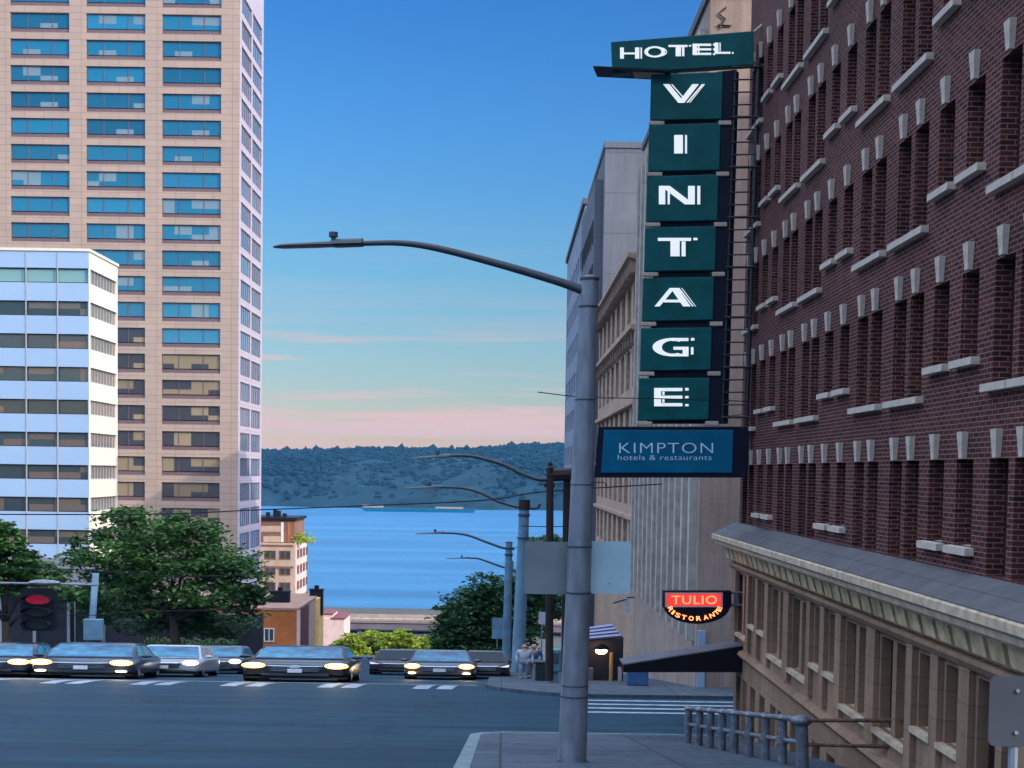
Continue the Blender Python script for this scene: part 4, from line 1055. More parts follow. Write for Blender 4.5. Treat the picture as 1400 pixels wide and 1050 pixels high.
# ------------------------------------------------------------------ street lamps
def lamp(label, base, top_z, arm, head, r0, r1, mpole, marm, group='street lamps along the right kerb', extra=None, rh=.09, armr=(.10, .055), name='street_lamp', rings=()):
    """arm: list of world points from pole outwards; head: (start, end, thickness)"""
    t = thing(name, label, 'street lamp', base, group=group); o0 = Vector(base)
    tp = Vector((base.x, base.y, top_z)) if not isinstance(top_z, Vector) else top_z
    m = MB(); n = 14; path = [Vector(base).lerp(tp, i / n) for i in range(n + 1)]
    m.tube(path, [r0 + (r1 - r0) * i / n for i in range(n + 1)], 20)
    o = m.build('pole', mpole, t, smooth=True); o.location = -o0; shade_auto(o)
    for f, th, k in rings:
        m = MB(); p = Vector(base).lerp(tp, f); r = (r0 + (r1 - r0) * f) * k; m.tube([p, p + Vector((0, 0, th))], r, 20)
        o = m.build('band', M['lamp_dark'], t); o.location = -o0
    m = MB(); p = tp; m.tube([p, p + Vector((0, 0, .04))], r1 * 1.12, 20); m.tube([p + Vector((0, 0, .04)), p + Vector((0, 0, .09))], [r1 * 1.0, r1 * .4], 20)
    o = m.build('top_cap', M['lamp_dark'], t); o.location = -o0
    m = MB(); k = len(arm); m.tube(arm, [armr[0] + (armr[1] - armr[0]) * i / (k - 1) for i in range(k)], 10)
    o = m.build('arm', marm, t); o.location = -o0; shade_auto(o)
    a, b, hh = head; d = b - a; m = MB()
    st = [(0, .9, 1.3), (.28, .95, 1.35), (.36, .8, .9), (.5, 1.0, .8), (.9, .9, .6), (1, .4, .3)]
    rings_ = []
    for f, wv, hv in st:
        c = a.lerp(b, f); rings_.append([(c.x, c.y + math.cos(an) * hh * 2.2 * wv, c.z + hh * hv * (math.sin(an) if math.sin(an) > 0 else .35 * math.sin(an))) for an in [2 * PI * j / 12 for j in range(12)]])
    m.loft(rings_); o = m.build('lamp_head', M['lamp_dark'], t); o.location = -o0; shade_auto(o)
    m = MB(); c = a.lerp(b, .33); m.tube([c + Vector((0, 0, hh * .9)), c + Vector((0, 0, hh * 1.7))], hh * .5, 10); m.tube([c + Vector((0, 0, hh * 1.7)), c + Vector((0, 0, hh * 2.7))], hh * .95, 12)
    o = m.build('photocell', M['lamp_dark'], t); o.location = -o0
    return t
def arm_pts(D, pl): return [P(x, y, D) for x, y in pl]
def smooth_path(p, n=5):
    out = []
    for i in range(len(p) - 1):
        p0, p1, p2, p3 = p[max(i - 1, 0)], p[i], p[i + 1], p[min(i + 2, len(p) - 1)]
        for k in range(n):
            t = k / n; out.append(.5 * ((2 * p1) + (p2 - p0) * t + (2 * p0 - 5 * p1 + 4 * p2 - p3) * t * t + (3 * p1 - p0 - 3 * p2 + p3) * t ** 3))
    out.append(p[-1]); return out
D1 = 23.0
b1 = P(781, 1068, D1); t1 = P(806, 383, D1)
def fr_(py): return (1068 - py) / (1068 - 383)
lamp('thick galvanised steel lamp pole at the near corner, its long arm reaching over the road', b1, t1,
     smooth_path(arm_pts(D1, [(803, 400), (770, 387), (700, 366), (630, 347), (580, 336), (540, 332), (492, 333)])),
     (P(496, 334, D1), P(374, 338, D1), .085), 20.2 / F * D1, 12.0 / F * D1, M['galv'], M['lamp_dark'], armr=(.085, .045),
     rings=[(fr_(1040), .03, 1.07), (fr_(950), .02, 1.05), (fr_(935), .018, 1.04), (fr_(808), .03, 1.05), (fr_(745), .03, 1.05), (fr_(660), .016, 1.04), (fr_(545), .02, 1.05), (fr_(420), .03, 1.1)])
# second lamp: brown double post
D2 = 53.0; b2 = P(751, 930, D2)
t = lamp('dark brown double post lamp just left of the steel lamp pole', b2, P(752, 640, D2),
     smooth_path(arm_pts(D2, [(752, 655), (735, 655), (712, 647), (690, 636), (665, 628), (640, 623), (612, 623)])),
     (P(616, 624, D2), P(562, 627, D2), .09), .17, .15, M['brownpole'], M['lamp_dark'], armr=(.09, .07))
m = MB(); m.tube([P(772, 930, D2 + .3), P(775, 642, D2 + .3)], .15, 12); m.tube([P(748, 650, D2 + .1), P(785, 648, D2 + .1)], .26, 8)
o = m.build('second_post', M['brownpole'], t); o.location = -Vector(b2)
m = MB(); m.tube([P(744, 663, D2), P(759, 663, D2)], .09, 8); m.tube([P(752, 632, D2), P(752, 640, D2)], .1, 8); o = m.build('collar', M['brownpole'], t); o.location = -Vector(b2)
D3 = 61.0; b3 = P(708, 918, D3)
t = lamp('taller blue grey lamp pole by the street tree, dark cap and curled arm end', b3, P(717, 690, D3),
     smooth_path(arm_pts(D3, [(738, 689), (735, 694), (726, 695), (716, 694), (702, 692), (680, 685), (655, 673), (630, 667), (600, 666)])),
     (P(604, 666, D3), P(553, 668, D3), .09), .33, .24, M['poleblue'], M['lamp_dark'], armr=(.08, .06), rings=((.93, .12, 1.15), (.8, .05, 1.2)))
m = MB(); m.tube([P(717, 697, D3), P(717, 683, D3)], .28, 10); o = m.build('cap', M['brownpole'], t); o.location = -Vector(b3)
D4 = 75.0; b4 = P(692, 915, D4)
lamp('shorter blue grey lamp pole by the street tree, with a low curved arm', b4, P(696, 742, D4),
     smooth_path(arm_pts(D4, [(704, 750), (696, 750), (684, 748), (662, 740), (640, 732), (620, 729), (604, 729)])),
     (P(608, 729, D4), P(568, 730, D4), .09), .27, .2, M['poleblue'], M['lamp_dark'], armr=(.08, .06), rings=((.95, .1, 1.3), (.9, .1, 1.2)))
D5 = 116.0; b5 = P(697, 925, D5)
lamp('farthest street lamp, its thin arm just above the street tree', b5, P(700, 768, D5),
     smooth_path(arm_pts(D5, [(700, 777), (690, 776), (675, 771), (655, 764), (640, 763)])),
     (P(642, 763, D5), P(609, 764, D5), .10), .2, .15, M['poleblue'], M['lamp_dark'], armr=(.10, .08))

# flat sign backs on the near lamp pole
def rounded(w, h, r, n=5):
    pts = []
    for cx, cy, a0 in ((w / 2 - r, h / 2 - r, 0), (-w / 2 + r, h / 2 - r, 90), (-w / 2 + r, -h / 2 + r, 180), (w / 2 - r, -h / 2 + r, 270)):
        for i in range(n + 1):
            a = R(a0 + 90 * i / n); pts.append((cx + r * math.cos(a), cy + r * math.sin(a)))
    return pts
def signback(name, label, px, py, wpx, hpx, D, mt, r=.05, cat='sign', post=None, th=.012):
    c = P(px, py, D); t = thing(name, label, cat, c); k = D / F
    m = MB(); m.prism([(x, 0, z) for x, z in rounded(wpx * k, hpx * k, r)], (0, th, 0)); m.build('panel', mt, t)
    m = MB(); m.box(-wpx * k * .45, wpx * k * .45, th, th + .02, hpx * k * .25, hpx * k * .25 + .03) if post is None else m.tube([(0, .04, hpx * k * .45), (0, .04, post)], .035, 8)
    for z_ in (-.3, .3): m.tube([(0, -.012, hpx * k * z_), (0, -.001, hpx * k * z_)], .015, 6)
    m.build('mount' if post is None else 'post', M['galv'], t)
    return t
signback('road_sign', 'dull grey back of a metal road sign left of the steel lamp pole', 748, 776.5, 62, 72, D1 + .35, M['plate_dull'])
signback('road_sign', 'pale blue grey back of a metal road sign right of the steel lamp pole', 833, 776, 59, 72, D1 + .3, M['plate_back'])
signback('road_sign', 'slate grey sign back cut off by the right edge of the photo', 1390, 973, 76, 97, 9.0, M['plate_grey'], .05, post=-1.9)
signback('road_sign', 'small pale blue sign back beside the shorter lamp pole', 680, 859, 15, 29, 74, M['poleblue'], .05, post=-1.2)
signback('road_sign', 'small white sign on a bracket above the pavement beside the street tree', 741, 845, 9, 17, 70, M['white_cloth'], .03, post=-3.3)
signback('road_sign', 'tiny white street sign among the branches at left', 102, 803, 10, 12, 72, M['white_cloth'], .03, post=-4.4)
m = thing('street_banner', 'small white banner fixed to the pub wall right of the pale sign back', 'banner', P(857, 828, 56)); q = MB()
q.prism([(-.1, 0, -.3), (.1, 0, -.32), (.12, 0, .3), (-.1, 0, .34)], (0, .03, 0)); q.build('panel', M['white_cloth'], m)
q = MB(); q.tube([(-.6, 0, .1), (0, .03, .28)], .04, 6); q.tube([(0, .05, .35), (.35, .2, .35)], .03, 6); q.build('bracket', M['black'], m)

# ------------------------------------------------------------------ teal signal pole and red signal at left
b = P(120, 925, 66); t = thing('signal_pole', 'teal blue signal pole with a square control box, in front of the large tree', 'pole', b)
m = MB(); tp = P(131, 784, 66) - b; m.tube([(0, 0, 0), tp], [.2, .17], 12); m.build('pole', M['poleblue'], t, smooth=True)
c = P(128, 862, 65.7) - b; m = MB(); m.box(c.x - .5, c.x + .5, -.25 - .2, -.2, c.z - .5, c.z + .6); m.build('control_box', M['poleblue'], t, bevel=.04)
t = thing('traffic_signal', 'black hooded traffic signal showing a red light at far left', 'traffic signal', P(52, 820, 58)); k = 58 / F
m = MB(); m.prism([(x, 0, z - .45) for x, z in rounded(1.55, 1.95, .2)], (0, .35, 0)); m.build('housing', M['hvac'], t)
for i, mt in enumerate((M['red'], M['dark_lens'], M['dark_lens'])):
    m = MB(); m.prism([(math.cos(a) * .58, -.02, math.sin(a) * .2 - i * .56) for a in [2 * PI * j / 24 for j in range(24)]], (0, .019, 0)); ln = m.build('lens', mt, t)
    m = MB()
    for j in range(12):
        a0, a1 = PI * j / 12, PI * (j + 1) / 12
        m.poly([(math.cos(a0) * .66, -.45, math.sin(a0) * .25 - i * .56), (math.cos(a1) * .66, -.45, math.sin(a1) * .25 - i * .56), (math.cos(a1) * .66, 0, math.sin(a1) * .25 - i * .56), (math.cos(a0) * .66, 0, math.sin(a0) * .25 - i * .56)])
    m.build('visor', M['hvac'], t)
m = MB(); m.tube([(-3, .2, .72), (0, .2, .72), (2.6, .2, .7)], .05, 8); m.build('mast_arm', M['galv'], t)
m = MB(); m.ellipsoid((.25, .1, .78), (.75, .3, .14), 14, 6); m.build('hood', M['galv'], t)

# ------------------------------------------------------------------ overhead cables
def cable(label, D, pl, r=.018):
    p = smooth_path([P(x, y, D) for x, y in pl], 6); m = MB(); m.tube(p, r, 5)
    o = m.build('overhead_cable', M['wire']); tag(o, label, 'cable', 'overhead cables across the street')
cable('thin cable crossing the bay just at the far shoreline', 60, [(-60, 703), (200, 703), (355, 697), (510, 691), (660, 684), (745, 672), (900, 662), (1012, 654)], .03)
cable('level cable crossing the letter E box of the hotel sign', 31, [(735, 536), (800, 543), (900, 545), (1032, 549)], .012)
cable('cable sagging across the crown of the large tree', 60, [(-60, 775), (40, 778), (110, 779), (240, 788), (375, 784)], .026)
cable('low cable crossing the trunks of the large tree', 62, [(-60, 838), (100, 842), (200, 836), (345, 834)], .02)
cable('short cable between the steel lamp pole and ornate building', 40, [(735, 663), (800, 660), (826, 660), (828, 667)], .016)
cable('cable passing just under the letter E box', 34, [(880, 572), (960, 572), (1030, 565)], .012)
cable('level cable between the brown double post and the blue grey lamp pole', 57, [(712, 719), (750, 720), (790, 719)], .02)

# ------------------------------------------------------------------ railing at the right
rl = thing('steel_railing', 'weathered blue grey pipe railing along the stair beside the taupe wall', 'railing', (4.6, 26, zg(26) + .13))
r0 = Vector(rl.location)
def RP(x, y, D): return P(x, y, D) - r0
n = 9; ys = [30 - 8 * (i / (n - 1)) ** .92 for i in range(n)]
topl = [(940, 967), (1102, 984)]; posts = []
A0, A1 = P(938, 968, 30), P(1100, 984, 22); B0, B1 = P(938, 990, 30), P(1100, 1016, 22); G0, G1 = P(936, 1021, 30), P(1100, 1075, 22)
m = MB(); m.tube([A0 - r0, A1 - r0], .05, 12); o = m.build('top_rail', M['rail'], rl); shade_auto(o)
m = MB(); m.tube([B0 - r0, B1 - r0], .045, 12); o = m.build('middle_rail', M['rail'], rl); shade_auto(o)
for i, px in enumerate((942, 957, 972, 988, 1005, 1025, 1047, 1070)):
    lo_, hi_ = 0.0, 1.0
    for _ in range(30):
        f = (lo_ + hi_) / 2; q = A0.lerp(A1, f); sx = 690 + q.x / q.y * F + (q.z / q.y * F) * -(-.02)
        # project exactly
        c = RM.transposed() @ q; sx = PPX + F * c.x / -c.z
        if sx < px: lo_ = f
        else: hi_ = f
    m = MB(); a = A0.lerp(A1, f) - r0; g_ = G0.lerp(G1, f) - r0; bq = B0.lerp(B1, f) - r0
    m.tube([g_, a], .085, 12); m.tube([bq - Vector((0, 0, .06)), bq + Vector((0, 0, .06))], .115, 10); m.ellipsoid(a, (.11, .11, .07), 10, 6)
    m.tube([g_, g_ + Vector((0, 0, .05))], .15, 10)
    o = m.build('baluster', M['rail'], rl); shade_auto(o)
m = MB(); m.tube([P(1098, 1085, 22) - r0, P(1096, 985, 22) - r0], .11, 16); m.ellipsoid(P(1096, 985, 22) - r0, (.2, .16, .10), 14, 8); o = m.build('end_post', M['rail'], rl); shade_auto(o)
m = MB(); m.tube([P(1100, 985, 22) - r0, P(1262, 985, 19.4) - r0], .033, 10); o = m.build('wall_rail', M['rust'], rl); shade_auto(o)
m = MB(); m.tube([P(1100, 1018, 22) - r0, P(1262, 1022, 19.4) - r0], .03, 10); o = m.build('wall_rail', M['rust'], rl); shade_auto(o)
m = MB(); m.tube([P(1264, 980, 19.4) - r0, P(1263, 1028, 19.4) - r0], .04, 8); o = m.build('wall_plate', M['rust'], rl)
m = MB(); a, b2_ = G0 - r0, G1 - r0
m.hexa([a + Vector((-.14, 0, -.5)), a + Vector((.14, 0, -.5)), b2_ + Vector((.14, 0, -.5)), b2_ + Vector((-.14, 0, -.5)), a + Vector((-.14, 0, .0)), a + Vector((.14, 0, .0)), b2_ + Vector((.14, 0, .0)), b2_ + Vector((-.14, 0, .0))])
o = m.build('kerb_wall', M['taupe'], rl)

# ------------------------------------------------------------------ cars
def sect(y, hw, z0, z1, r, n=5, tuck=.0):
    """rounded rectangular section at y"""
    pts = []
    for cx, cz, a0 in ((hw - r, z1 - r * .6, 0), (-hw + r, z1 - r * .6, 90), (-hw + r * .6 + tuck, z0 + r * .5, 180), (hw - r * .6 - tuck, z0 + r * .5, 270)):
        rx, rz = (r, r * .6) if a0 < 180 else (r * .6, r * .5)
        for i in range(n + 1):
            a = R(a0 + 90 * i / n); pts.append((cx + rx * math.cos(a), y, cz + rz * math.sin(a)))
    return pts
def car(name, label, cat, px, D, W, H, paint, lights='on', Lc=4.8, yaw=0, suv=False, fog=False, plate=True, badge=False, group='cars waiting at the crossing'):
    """front of the car faces -Y (towards the camera); origin on the ground under the front bumper"""
    x = (px - 690) / F * D
    t = thing(name, label, cat, (x, D, zg(D + 1) + .14 * 1 + .012), group=group)
    t.rotation_euler = (-math.atan(.14), 0, yaw); t.location.z = zg(D) + .01
    CG = M['carglass'] if lights != 'off' else M['carglass_dark']
    hw = W / 2; k = W / 1.85        # the street is broad: widths follow W
    hh = H / 1.45
    bh = (.78 if not suv else .90) * hh
    mp = M[paint]
    m = MB()
    st = [(0.0, .80, .30, .60), (.06, .88, .24, .64), (.22, .94, .20, .68), (.55, .975, .19, .75), (1.1, .99, .18, .80), (1.45, 1, .18, .86), (2.4, 1, .18, .90), (3.6, 1, .18, .92), (4.3, .97, .2, .94), (4.65, .92, .24, .92), (Lc, .82, .34, .84)]
    m.loft([sect(y, hw * w_, z0 * hh, z1 * hh * (1.08 if suv else 1), .16 * k * (.6 if y < .1 else 1)) for y, w_, z0, z1 in st])
    o = m.build('body', mp, t); shade_auto(o, 35)
    sub = o.modifiers.new('s', 'SUBSURF'); sub.levels = 1; sub.render_levels = 1
    zb = .84 * hh * (1.08 if suv else 1)
    # roof shell and pillars
    m = MB()
    a = 1.12; fr1 = 1.95; re = 4.35 if suv else 3.9; zt = H - .03; re2 = min(re + .35, Lc - .12)
    def rg(y0, y1, w_, z): return [(-hw * w_, y0, z), (hw * w_, y0, z), (hw * w_, y1, z), (-hw * w_, y1, z)]
    m.loft([rg(a, re2, .90, zb - .1), rg(a + .03, re2, .88, zb - .02), rg(fr1 - .04, re - .2, .72, zt - .07), rg(fr1 + .06, re - .3, .66, zt - .01), rg(fr1 + .35, re - .6, .5, zt)])
    o = m.build('roof', mp, t); shade_auto(o, 40)
    m = MB(); n0 = Vector((0, -.025, .02))
    def lerp3(p, q, f): return tuple(p[i] + (q[i] - p[i]) * f for i in range(3))
    b0, b1 = (hw * .88, a + .03, zb - .02), (hw * .72, fr1 - .04, zt - .07)
    q0, q1 = lerp3(b0, b1, .06), lerp3(b0, b1, .97)
    ws = [(-q0[0] * .93, q0[1], q0[2]), (q0[0] * .93, q0[1], q0[2]), (q1[0] * .93, q1[1], q1[2]), (-q1[0] * .93, q1[1], q1[2])]
    m.slab(*ws, (0, -.5, 1), .014)
    m.build('windscreen', CG, t)
    for sgn in (-1, 1):
        for ya, yb, yc, yd in ((a + .35, 2.65, 2.65, fr1 + .18), (2.75, re2 - .35, re - .45, 2.75)):
            lo_, hi_ = .12, .9
            def pt(y, f): return (sgn * (hw * (.88 + (.72 - .88) * f) + .004), y, zb - .02 + (zt - .07 - zb + .02) * f)
            m = MB(); m.slab(pt(ya, lo_), pt(yb, lo_), pt(yc, hi_), pt(yd, hi_), (sgn, 0, .4), .008)
            m.build('side_window', CG, t)
    m = MB(); m.box(-hw * .8, hw * .8, a - .06, a + .02, zb - .055, zb - .012); m.build('wiper_cowl', M['black'], t)
    # face of the car
    m = MB(); gz0, gz1 = .40 * hh, .62 * hh
    m.hexa([(-hw * .42, -.035, gz0), (hw * .42, -.035, gz0), (hw * .42, .08, gz0), (-hw * .42, .08, gz0), (-hw * .5, -.01, gz1), (hw * .5, -.01, gz1), (hw * .5, .1, gz1), (-hw * .5, .1, gz1)])
    gr = m.build('grille', M['black'], t)
    m = MB()
    for i in range(4): z = gz0 + .03 + i * .055; m.box(-hw * .41, hw * .41, -.045, -.036 + .01, z, z + .012)
    m.tube([(-hw * .5, -.02, gz1), (0, -.05, gz1 - .02), (hw * .5, -.02, gz1)], .018, 6); m.build('grille_trim', M['chrome'], gr)
    m = MB(); m.box(-hw * .6, hw * .6, -.02, .06, .22 * hh, .32 * hh); m.build('lower_intake', M['black'], t, bevel=.02)
    m = MB(); m.box(-hw * .92, hw * .92, .02, .5, .13 * hh, .2 * hh); m.build('air_dam', M['tyre'], t)
    if plate:
        m = MB(); m.box(-.3, .3, -.065, -.05, .36 * hh, .36 * hh + .16); m.build('number_plate', M['plate'], t, bevel=.008)
    if badge:
        m = MB(); m.tube([(.12 * math.cos(q) * k * .7, -.06, gz1 - .03 + .05 * math.sin(q)) for q in [2 * PI * i / 16 for i in range(17)]], .012, 6); m.build('badge', M['chrome'], gr)
    for sgn in (-1, 1):
        hl = MB(); c = sgn * hw * .74
        pts = [(c - sgn * hw * .20, .0, .58 * hh), (c + sgn * hw * .16, .07, .57 * hh), (c + sgn * hw * .20, .2, .69 * hh), (c - sgn * hw * .12, .03, .68 * hh)]
        hl.slab(*pts, (0, -1, .2), .06); h_ = hl.build('headlight', M['carglass'] if lights != 'off' else M['chrome'], t)
        if lights != 'off':
            e = MB(); e.ellipsoid((c, -.02, .63 * hh), (.20 * k, .10, .12), 14, 8); e.build('lens', M['lens'] if lights == 'on' else M['lens_soft'], h_)
            if lights == 'on':
                e = MB(); e.ellipsoid((c, -.11, .63 * hh), (.10 * k, .05, .06), 12, 6); e.build('bulb', M['lens_core'], h_)
        if fog:
            e = MB(); e.ellipsoid((c, -.0, .30 * hh), (.10 * k, .06, .04), 12, 6); e.build('fog_lamp', M['fog'], t)
        e = MB(); e.ellipsoid((sgn * hw * 1.02, 1.45, zb + .06), (.10 * k, .07, .075), 10, 6); e.tube([(sgn * hw * .85, 1.45, zb), (sgn * hw, 1.45, zb + .04)], .02, 6)
        o = e.build('mirror', mp, t); shade_auto(o)
    for y in (.85, 3.75):
        for sgn in (-1, 1):
            wr = .33 * (1.05 if suv else 1); wt = .22 * k; xo = sgn * hw * .97; xi = sgn * (hw * .97 - wt)
            e = MB(); e.tube([(xi, y, wr), (xi + sgn * .03, y, wr), (xo - sgn * .03, y, wr), (xo, y, wr)], [wr * .93, wr, wr, wr * .9], 22)
            wh = e.build('wheel', M['tyre'], t)
            e = MB(); e.tube([(xo, y, wr), (xo + sgn * .015, y, wr)], wr * .62, 18); e.build('rim', M['rimm'], wh)
    return t
M['car_slate'] = mat('slate_blue_car_paint', (.016, .028, .055), .3, metal=.1, var=.05, coat=.25)
M['car_silver'] = mat('silver_car_paint', (.36, .38, .42), .3, metal=.5, var=.04, coat=.6)
M['car_black'] = mat('black_car_paint', (.006, .007, .011), .28, metal=0, var=.05, coat=.25)
M['car_grey'] = mat('mid_grey_car_paint', (.05, .06, .08), .3, metal=.2, var=.04, coat=.3)
M['car_maroon'] = mat('dark_maroon_car_paint', (.022, .005, .008), .3, metal=0, var=.05, coat=.2)
M['car_navy'] = mat('navy_car_paint', (.008, .014, .034), .3, metal=0, var=.05, coat=.25)
car('parked_sedan', 'dark car cut off by the left edge, one orange headlight lit', 'car', -28, 53.4, 4.3, 1.5, 'car_navy')
car('sedan', 'slate blue sedan with both headlights and fog lamps lit, second car from the left', 'car', 110, 53, 4.55, 1.55, 'car_slate', fog=True)
car('sedan', 'silver car with dim white headlights right of the slate blue sedan', 'car', 222, 58, 3.5, 1.5, 'car_silver', lights='soft')
car('sedan', 'small dark blue car partly hidden behind the silver car', 'car', 266, 72, 3.2, 1.5, 'car_navy', lights='soft')
car('sedan', 'mid grey car between the navy car and black SUV, dim headlights', 'car', 293, 66, 3.0, 1.5, 'car_grey', lights='soft')
car('suv', 'broad black SUV with both headlights lit, centre of the waiting row', 'car', 405, 52.6, 4.65, 1.55, 'car_black', suv=True, badge=True)
car('sedan', 'grey sedan with bright headlights alone in the right lane', 'car', 604, 60.5, 3.5, 1.45, 'car_grey', fog=True)
car('sedan', 'unlit maroon car left behind the grey sedan of the right lane', 'car', 545, 70, 3.2, 1.45, 'car_maroon', lights='off', plate=False)
car('sedan', 'unlit dark maroon car parked at the right kerb by the lamp poles', 'car', 667, 64, 2.6, 1.45, 'car_maroon', lights='off', plate=False, group='cars parked along the right kerb')

# ------------------------------------------------------------------ people
def skinned(joints, edges, rad, name, mt, par, levels=1):
    me = bpy.data.meshes.new(name); me.from_pydata(joints, edges, []); ob_ = bpy.data.objects.new(name, me); col.objects.link(ob_)
    sk = ob_.modifiers.new('skin', 'SKIN'); sk.use_smooth_shade = True
    for v_, r_ in zip(me.skin_vertices[0].data if me.skin_vertices else [], rad): v_.radius = (r_, r_)
    if not me.skin_vertices:
        bpy.context.view_layer.update()
    sb = ob_.modifiers.new('sub', 'SUBSURF'); sb.levels = levels; sb.render_levels = levels
    dg = bpy.context.evaluated_depsgraph_get(); m2_ = bpy.data.meshes.new_from_object(ob_.evaluated_get(dg))
    ob_.modifiers.clear(); ob_.data = m2_; m2_.materials.clear(); m2_.materials.append(mt); bpy.data.meshes.remove(me)
    m2_.name = name
    if par: ob_.parent = par
    return ob_
def person(label, px, D, mats, seed=0, wx=1.7, H=1.6, stride=.22, flip=1):
    x = (px - 690) / F * D; t = thing('person', label, 'person', (x, D, zg(D) + .135)); s = H / 1.75
    J = dict(pel=(0, 0, .95), che=(0, 0, 1.3), nec=(0, 0, 1.5), he1=(0, -.01, 1.56), he2=(0, -.01, 1.62),
             lh=(-.1, 0, .9), lk=(-.11, -stride * .6 * flip, .5), la=(-.11, -stride * .5 * flip, .09), lt=(-.12, -stride * .5 * flip - .16, .04),
             rh=(.1, 0, .9), rk=(.11, stride * .1 * flip, .5), ra=(.11, stride * flip, .10), rt=(.12, stride * flip - .15, .04),
             ls=(-.19, 0, 1.43), le=(-.25, .06, 1.15), lw=(-.24, -.08, .92), lf=(-.24, -.12, .83),
             rs=(.19, 0, 1.43), re=(.25, .06, 1.15), rw=(.26, -.1, .93), rf=(.26, -.14, .84))
    rr = dict(pel=.14, che=.15, nec=.065, he1=.06, he2=.06, lh=.09, lk=.06, la=.042, lt=.035, rh=.09, rk=.06, ra=.042, rt=.035,
              ls=.06, le=.045, lw=.032, lf=.035, rs=.06, re=.045, rw=.032, rf=.035)
    E = [('pel', 'che'), ('che', 'nec'), ('nec', 'he1'), ('he1', 'he2'), ('pel', 'lh'), ('lh', 'lk'), ('lk', 'la'), ('la', 'lt'), ('pel', 'rh'), ('rh', 'rk'), ('rk', 'ra'), ('ra', 'rt'),
         ('che', 'ls'), ('ls', 'le'), ('le', 'lw'), ('lw', 'lf'), ('che', 'rs'), ('rs', 're'), ('re', 'rw'), ('rw', 'rf')]
    def mk_(keys, name, mt, grow):
        ks = [k_ for k_ in J if k_ in keys]; ix = {k_: i for i, k_ in enumerate(ks)}
        js = [(J[k_][0] * s, J[k_][1] * s, J[k_][2] * s) for k_ in ks]; ed = [(ix[a], ix[b]) for a, b in E if a in ix and b in ix]
        me = bpy.data.meshes.new(name); me.from_pydata(js, ed, []); o_ = bpy.data.objects.new(name, me); col.objects.link(o_)
        o_.modifiers.new('skin', 'SKIN').use_smooth_shade = True
        if not me.skin_vertices: me.attributes  # layer is made with the modifier's evaluation
        try:
            for i, k_ in enumerate(ks): me.skin_vertices[0].data[i].radius = (rr[k_] * s * grow, rr[k_] * s * grow); me.skin_vertices[0].data[i].use_root = (i == 0)
        except Exception as ex: print('skin layer', ex)
        sb = o_.modifiers.new('sub', 'SUBSURF'); sb.levels = 1; sb.render_levels = 1
        dg = bpy.context.evaluated_depsgraph_get(); m2_ = bpy.data.meshes.new_from_object(o_.evaluated_get(dg))
        if name == 'body':
            hd = MB(); hd.ellipsoid((0, -.01 * s, 1.655 * s), (.083 * s, .10 * s, .118 * s), 14, 10); hd.ellipsoid((0, -.115 * s, 1.64 * s), (.014 * s, .025 * s, .025 * s), 6, 5)
            for q_ in (-1, 1): hd.ellipsoid((q_ * .084 * s, 0, 1.65 * s), (.012 * s, .02 * s, .03 * s), 6, 5)
            hm_ = hd.mesh('head', mt, True); bm_ = bmesh.new(); bm_.from_mesh(m2_); bm_.from_mesh(hm_); bm_.to_mesh(m2_); bm_.free(); bpy.data.meshes.remove(hm_)
        o_.modifiers.clear(); o_.data = m2_; m2_.materials.clear(); m2_.materials.append(mt)
        o_.parent = t; return o_
    mk_(set(J), 'body', M['skin'], 1.0)
    mk_({'pel', 'che', 'nec', 'ls', 'le', 'rs', 're', 'lw', 'rw'}, 'jacket', mats[0], 1.18)
    mk_({'pel', 'lh', 'lk', 'la', 'rh', 'rk', 'ra'}, 'trousers', mats[1], 1.2)
    m = MB(); m.ellipsoid((0, .025 * s, 1.70 * s), (.094 * s, .105 * s, .095 * s), 12, 8); o = m.build('hair', mats[2], t, smooth=True)
    for y_, z_ in ((0, 0),):
        m = MB()
        for sgn, q in ((-1, J['lt']), (1, J['rt'])): m.ellipsoid((q[0] * s, (q[1] + .06) * s, .04 * s), (.055 * s, .14 * s, .045 * s), 10, 6)
        m.build('shoes', M['black'], t, smooth=True)
    t.scale = (wx, 1, 1)
    return t
person('person in a white jacket and grey trousers walking on the far pavement', 721, 60, (M['white_cloth'], M['grey_cloth'], M['hair']), wx=1.6, H=1.62)
person('fair haired person in blue close beside the one in white', 734, 61.5, (M['blue_cloth'], M['grey_cloth'], M['hair_fair']), wx=1.6, H=1.6, flip=-1)
# street furniture on the far pavement
t = thing('newspaper_box', 'teal newspaper box on the far pavement left of the steel lamp pole', 'newspaper box', P(757, 938, 54))
m = MB(); m.box(-.3, .3, 0, .5, .6, 1.55); m.build('body', M['tealbox'], t, bevel=.04); m = MB(); m.box(-.2, .2, 0.1, .4, 0, .6); m.build('pedestal', M['poleblue'], t); m = MB(); m.box(-.2, .2, -.015, -.002, .95, 1.4); m.build('window', M['glass'], t)
t = thing('utility_cabinet', 'dark green utility cabinet on the far pavement near the two pedestrians', 'cabinet', P(742, 938, 56))
m = MB(); m.box(-.35, .35, 0, .5, 0, 1.0); m.build('body', M['storedark'], t, bevel=.04); m = MB(); m.box(-.38, .38, -.03, .53, 1.0, 1.06); m.build('lid', M['black'], t)

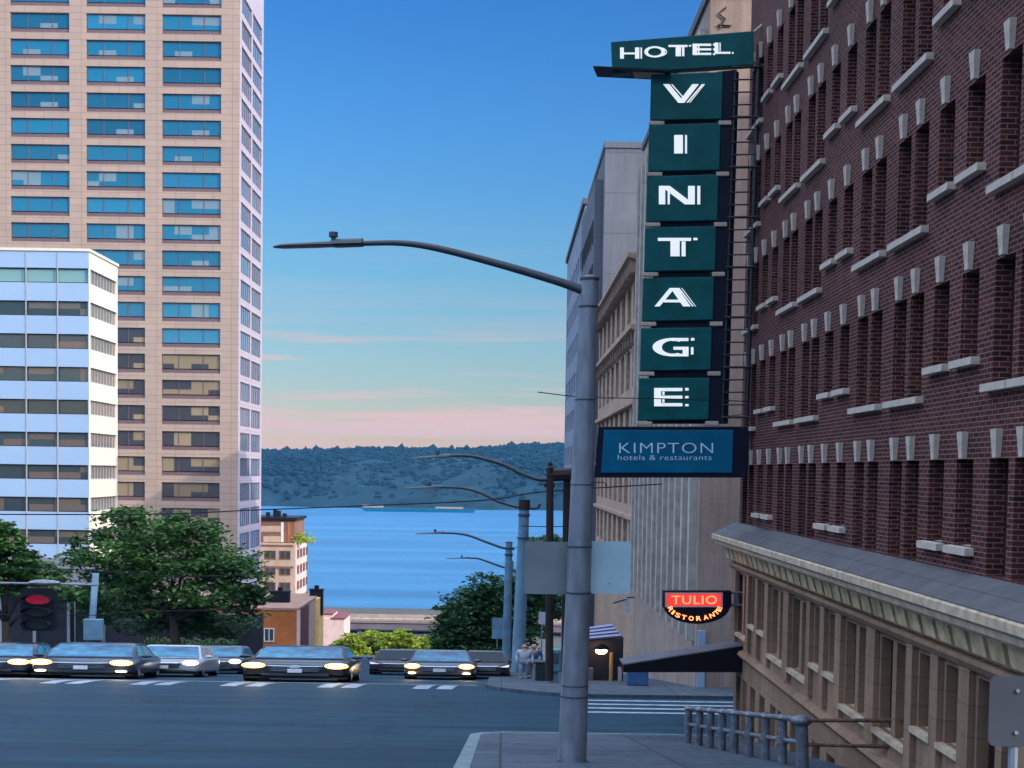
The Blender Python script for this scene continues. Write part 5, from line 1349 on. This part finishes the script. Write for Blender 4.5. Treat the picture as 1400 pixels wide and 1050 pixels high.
# ------------------------------------------------------------------ across the water
for i, (px, py, wpx, lab) in enumerate([(384, 631, 9, 'white house near the ridge, farthest left across the bay'), (397, 632, 5, 'tiny pale house just right of the leftmost white house across the bay'), (488, 627, 8, 'white house on the ridge left of the tallest tree clump'),
                                       (534, 628, 6, 'small white house right of the tallest tree clump on the ridge'), (546, 630, 13, 'long low white house below the ridge above the lamp arms'), (568, 630, 8, 'white house just right of the long low one'),
                                       (695, 630, 7, 'pale house on the wooded ridge near the brown double post'), (734, 632, 8, 'white house on the ridge beside the brown double post')]):
    D = 2490; c = P(px, py, D); t = thing('house', lab, 'house', c, group='houses across the bay'); w2 = wpx / F * D / 2
    m = MB(); m.box(-w2, w2, 0, 10, -8, 4); m.build('wall', M['house'], t); m = MB()
    m.prism([(-w2 - .5, -.5, 4), (w2 + .5, -.5, 4), (0, -.5, 7)], (0, 11, 0)); m.build('roof', M['houseroof'], t)
D = 1850; c = P(571, 697.5, D); t = thing('cargo_barge', 'long low dark barge with pale deck loads near the far shore', 'barge', (c.x, D, -60)); k = D / F
m = MB(); m.prism([(-79 * k, 0, 5), (-70 * k, 0, -.5), (76 * k, 0, -.5), (80 * k, 0, 4.5)], (0, 16, 0)); m.build('hull', M['sign_blue'], t)
m = MB(); m.box(-78 * k, 79 * k, 0.4, 15.6, 4.3, 5.4); m.build('deck', M['plate_grey'], t)
m = MB(); m.box(-76 * k, -48 * k, 3, 12, 5.4, 9); m.box(24 * k, 62 * k, 3, 12, 5.4, 7.6); m.build('deck_load', M['viaduct'], t)
# ------------------------------------------------------------------ air
HZ = .00005
m = MB(); m.box(-2420, 2420, -95, 3320, -66, 100)
hz = struct(m.build('haze', M['ground']), 'stuff')
hm = bpy.data.materials.new('haze_air'); hm.use_nodes = True; n_ = hm.node_tree.nodes; n_.remove(n_['Principled BSDF'])
pv = n_.new('ShaderNodeVolumePrincipled'); pv.inputs['Color'].default_value = (.13, .50, 1, 1); pv.inputs['Density'].default_value = HZ; pv.inputs['Anisotropy'].default_value = .2
hm.node_tree.links.new(pv.outputs[0], n_['Material Output'].inputs['Volume']); hz.data.materials.clear(); hz.data.materials.append(hm)
hz.display_type = 'WIRE'
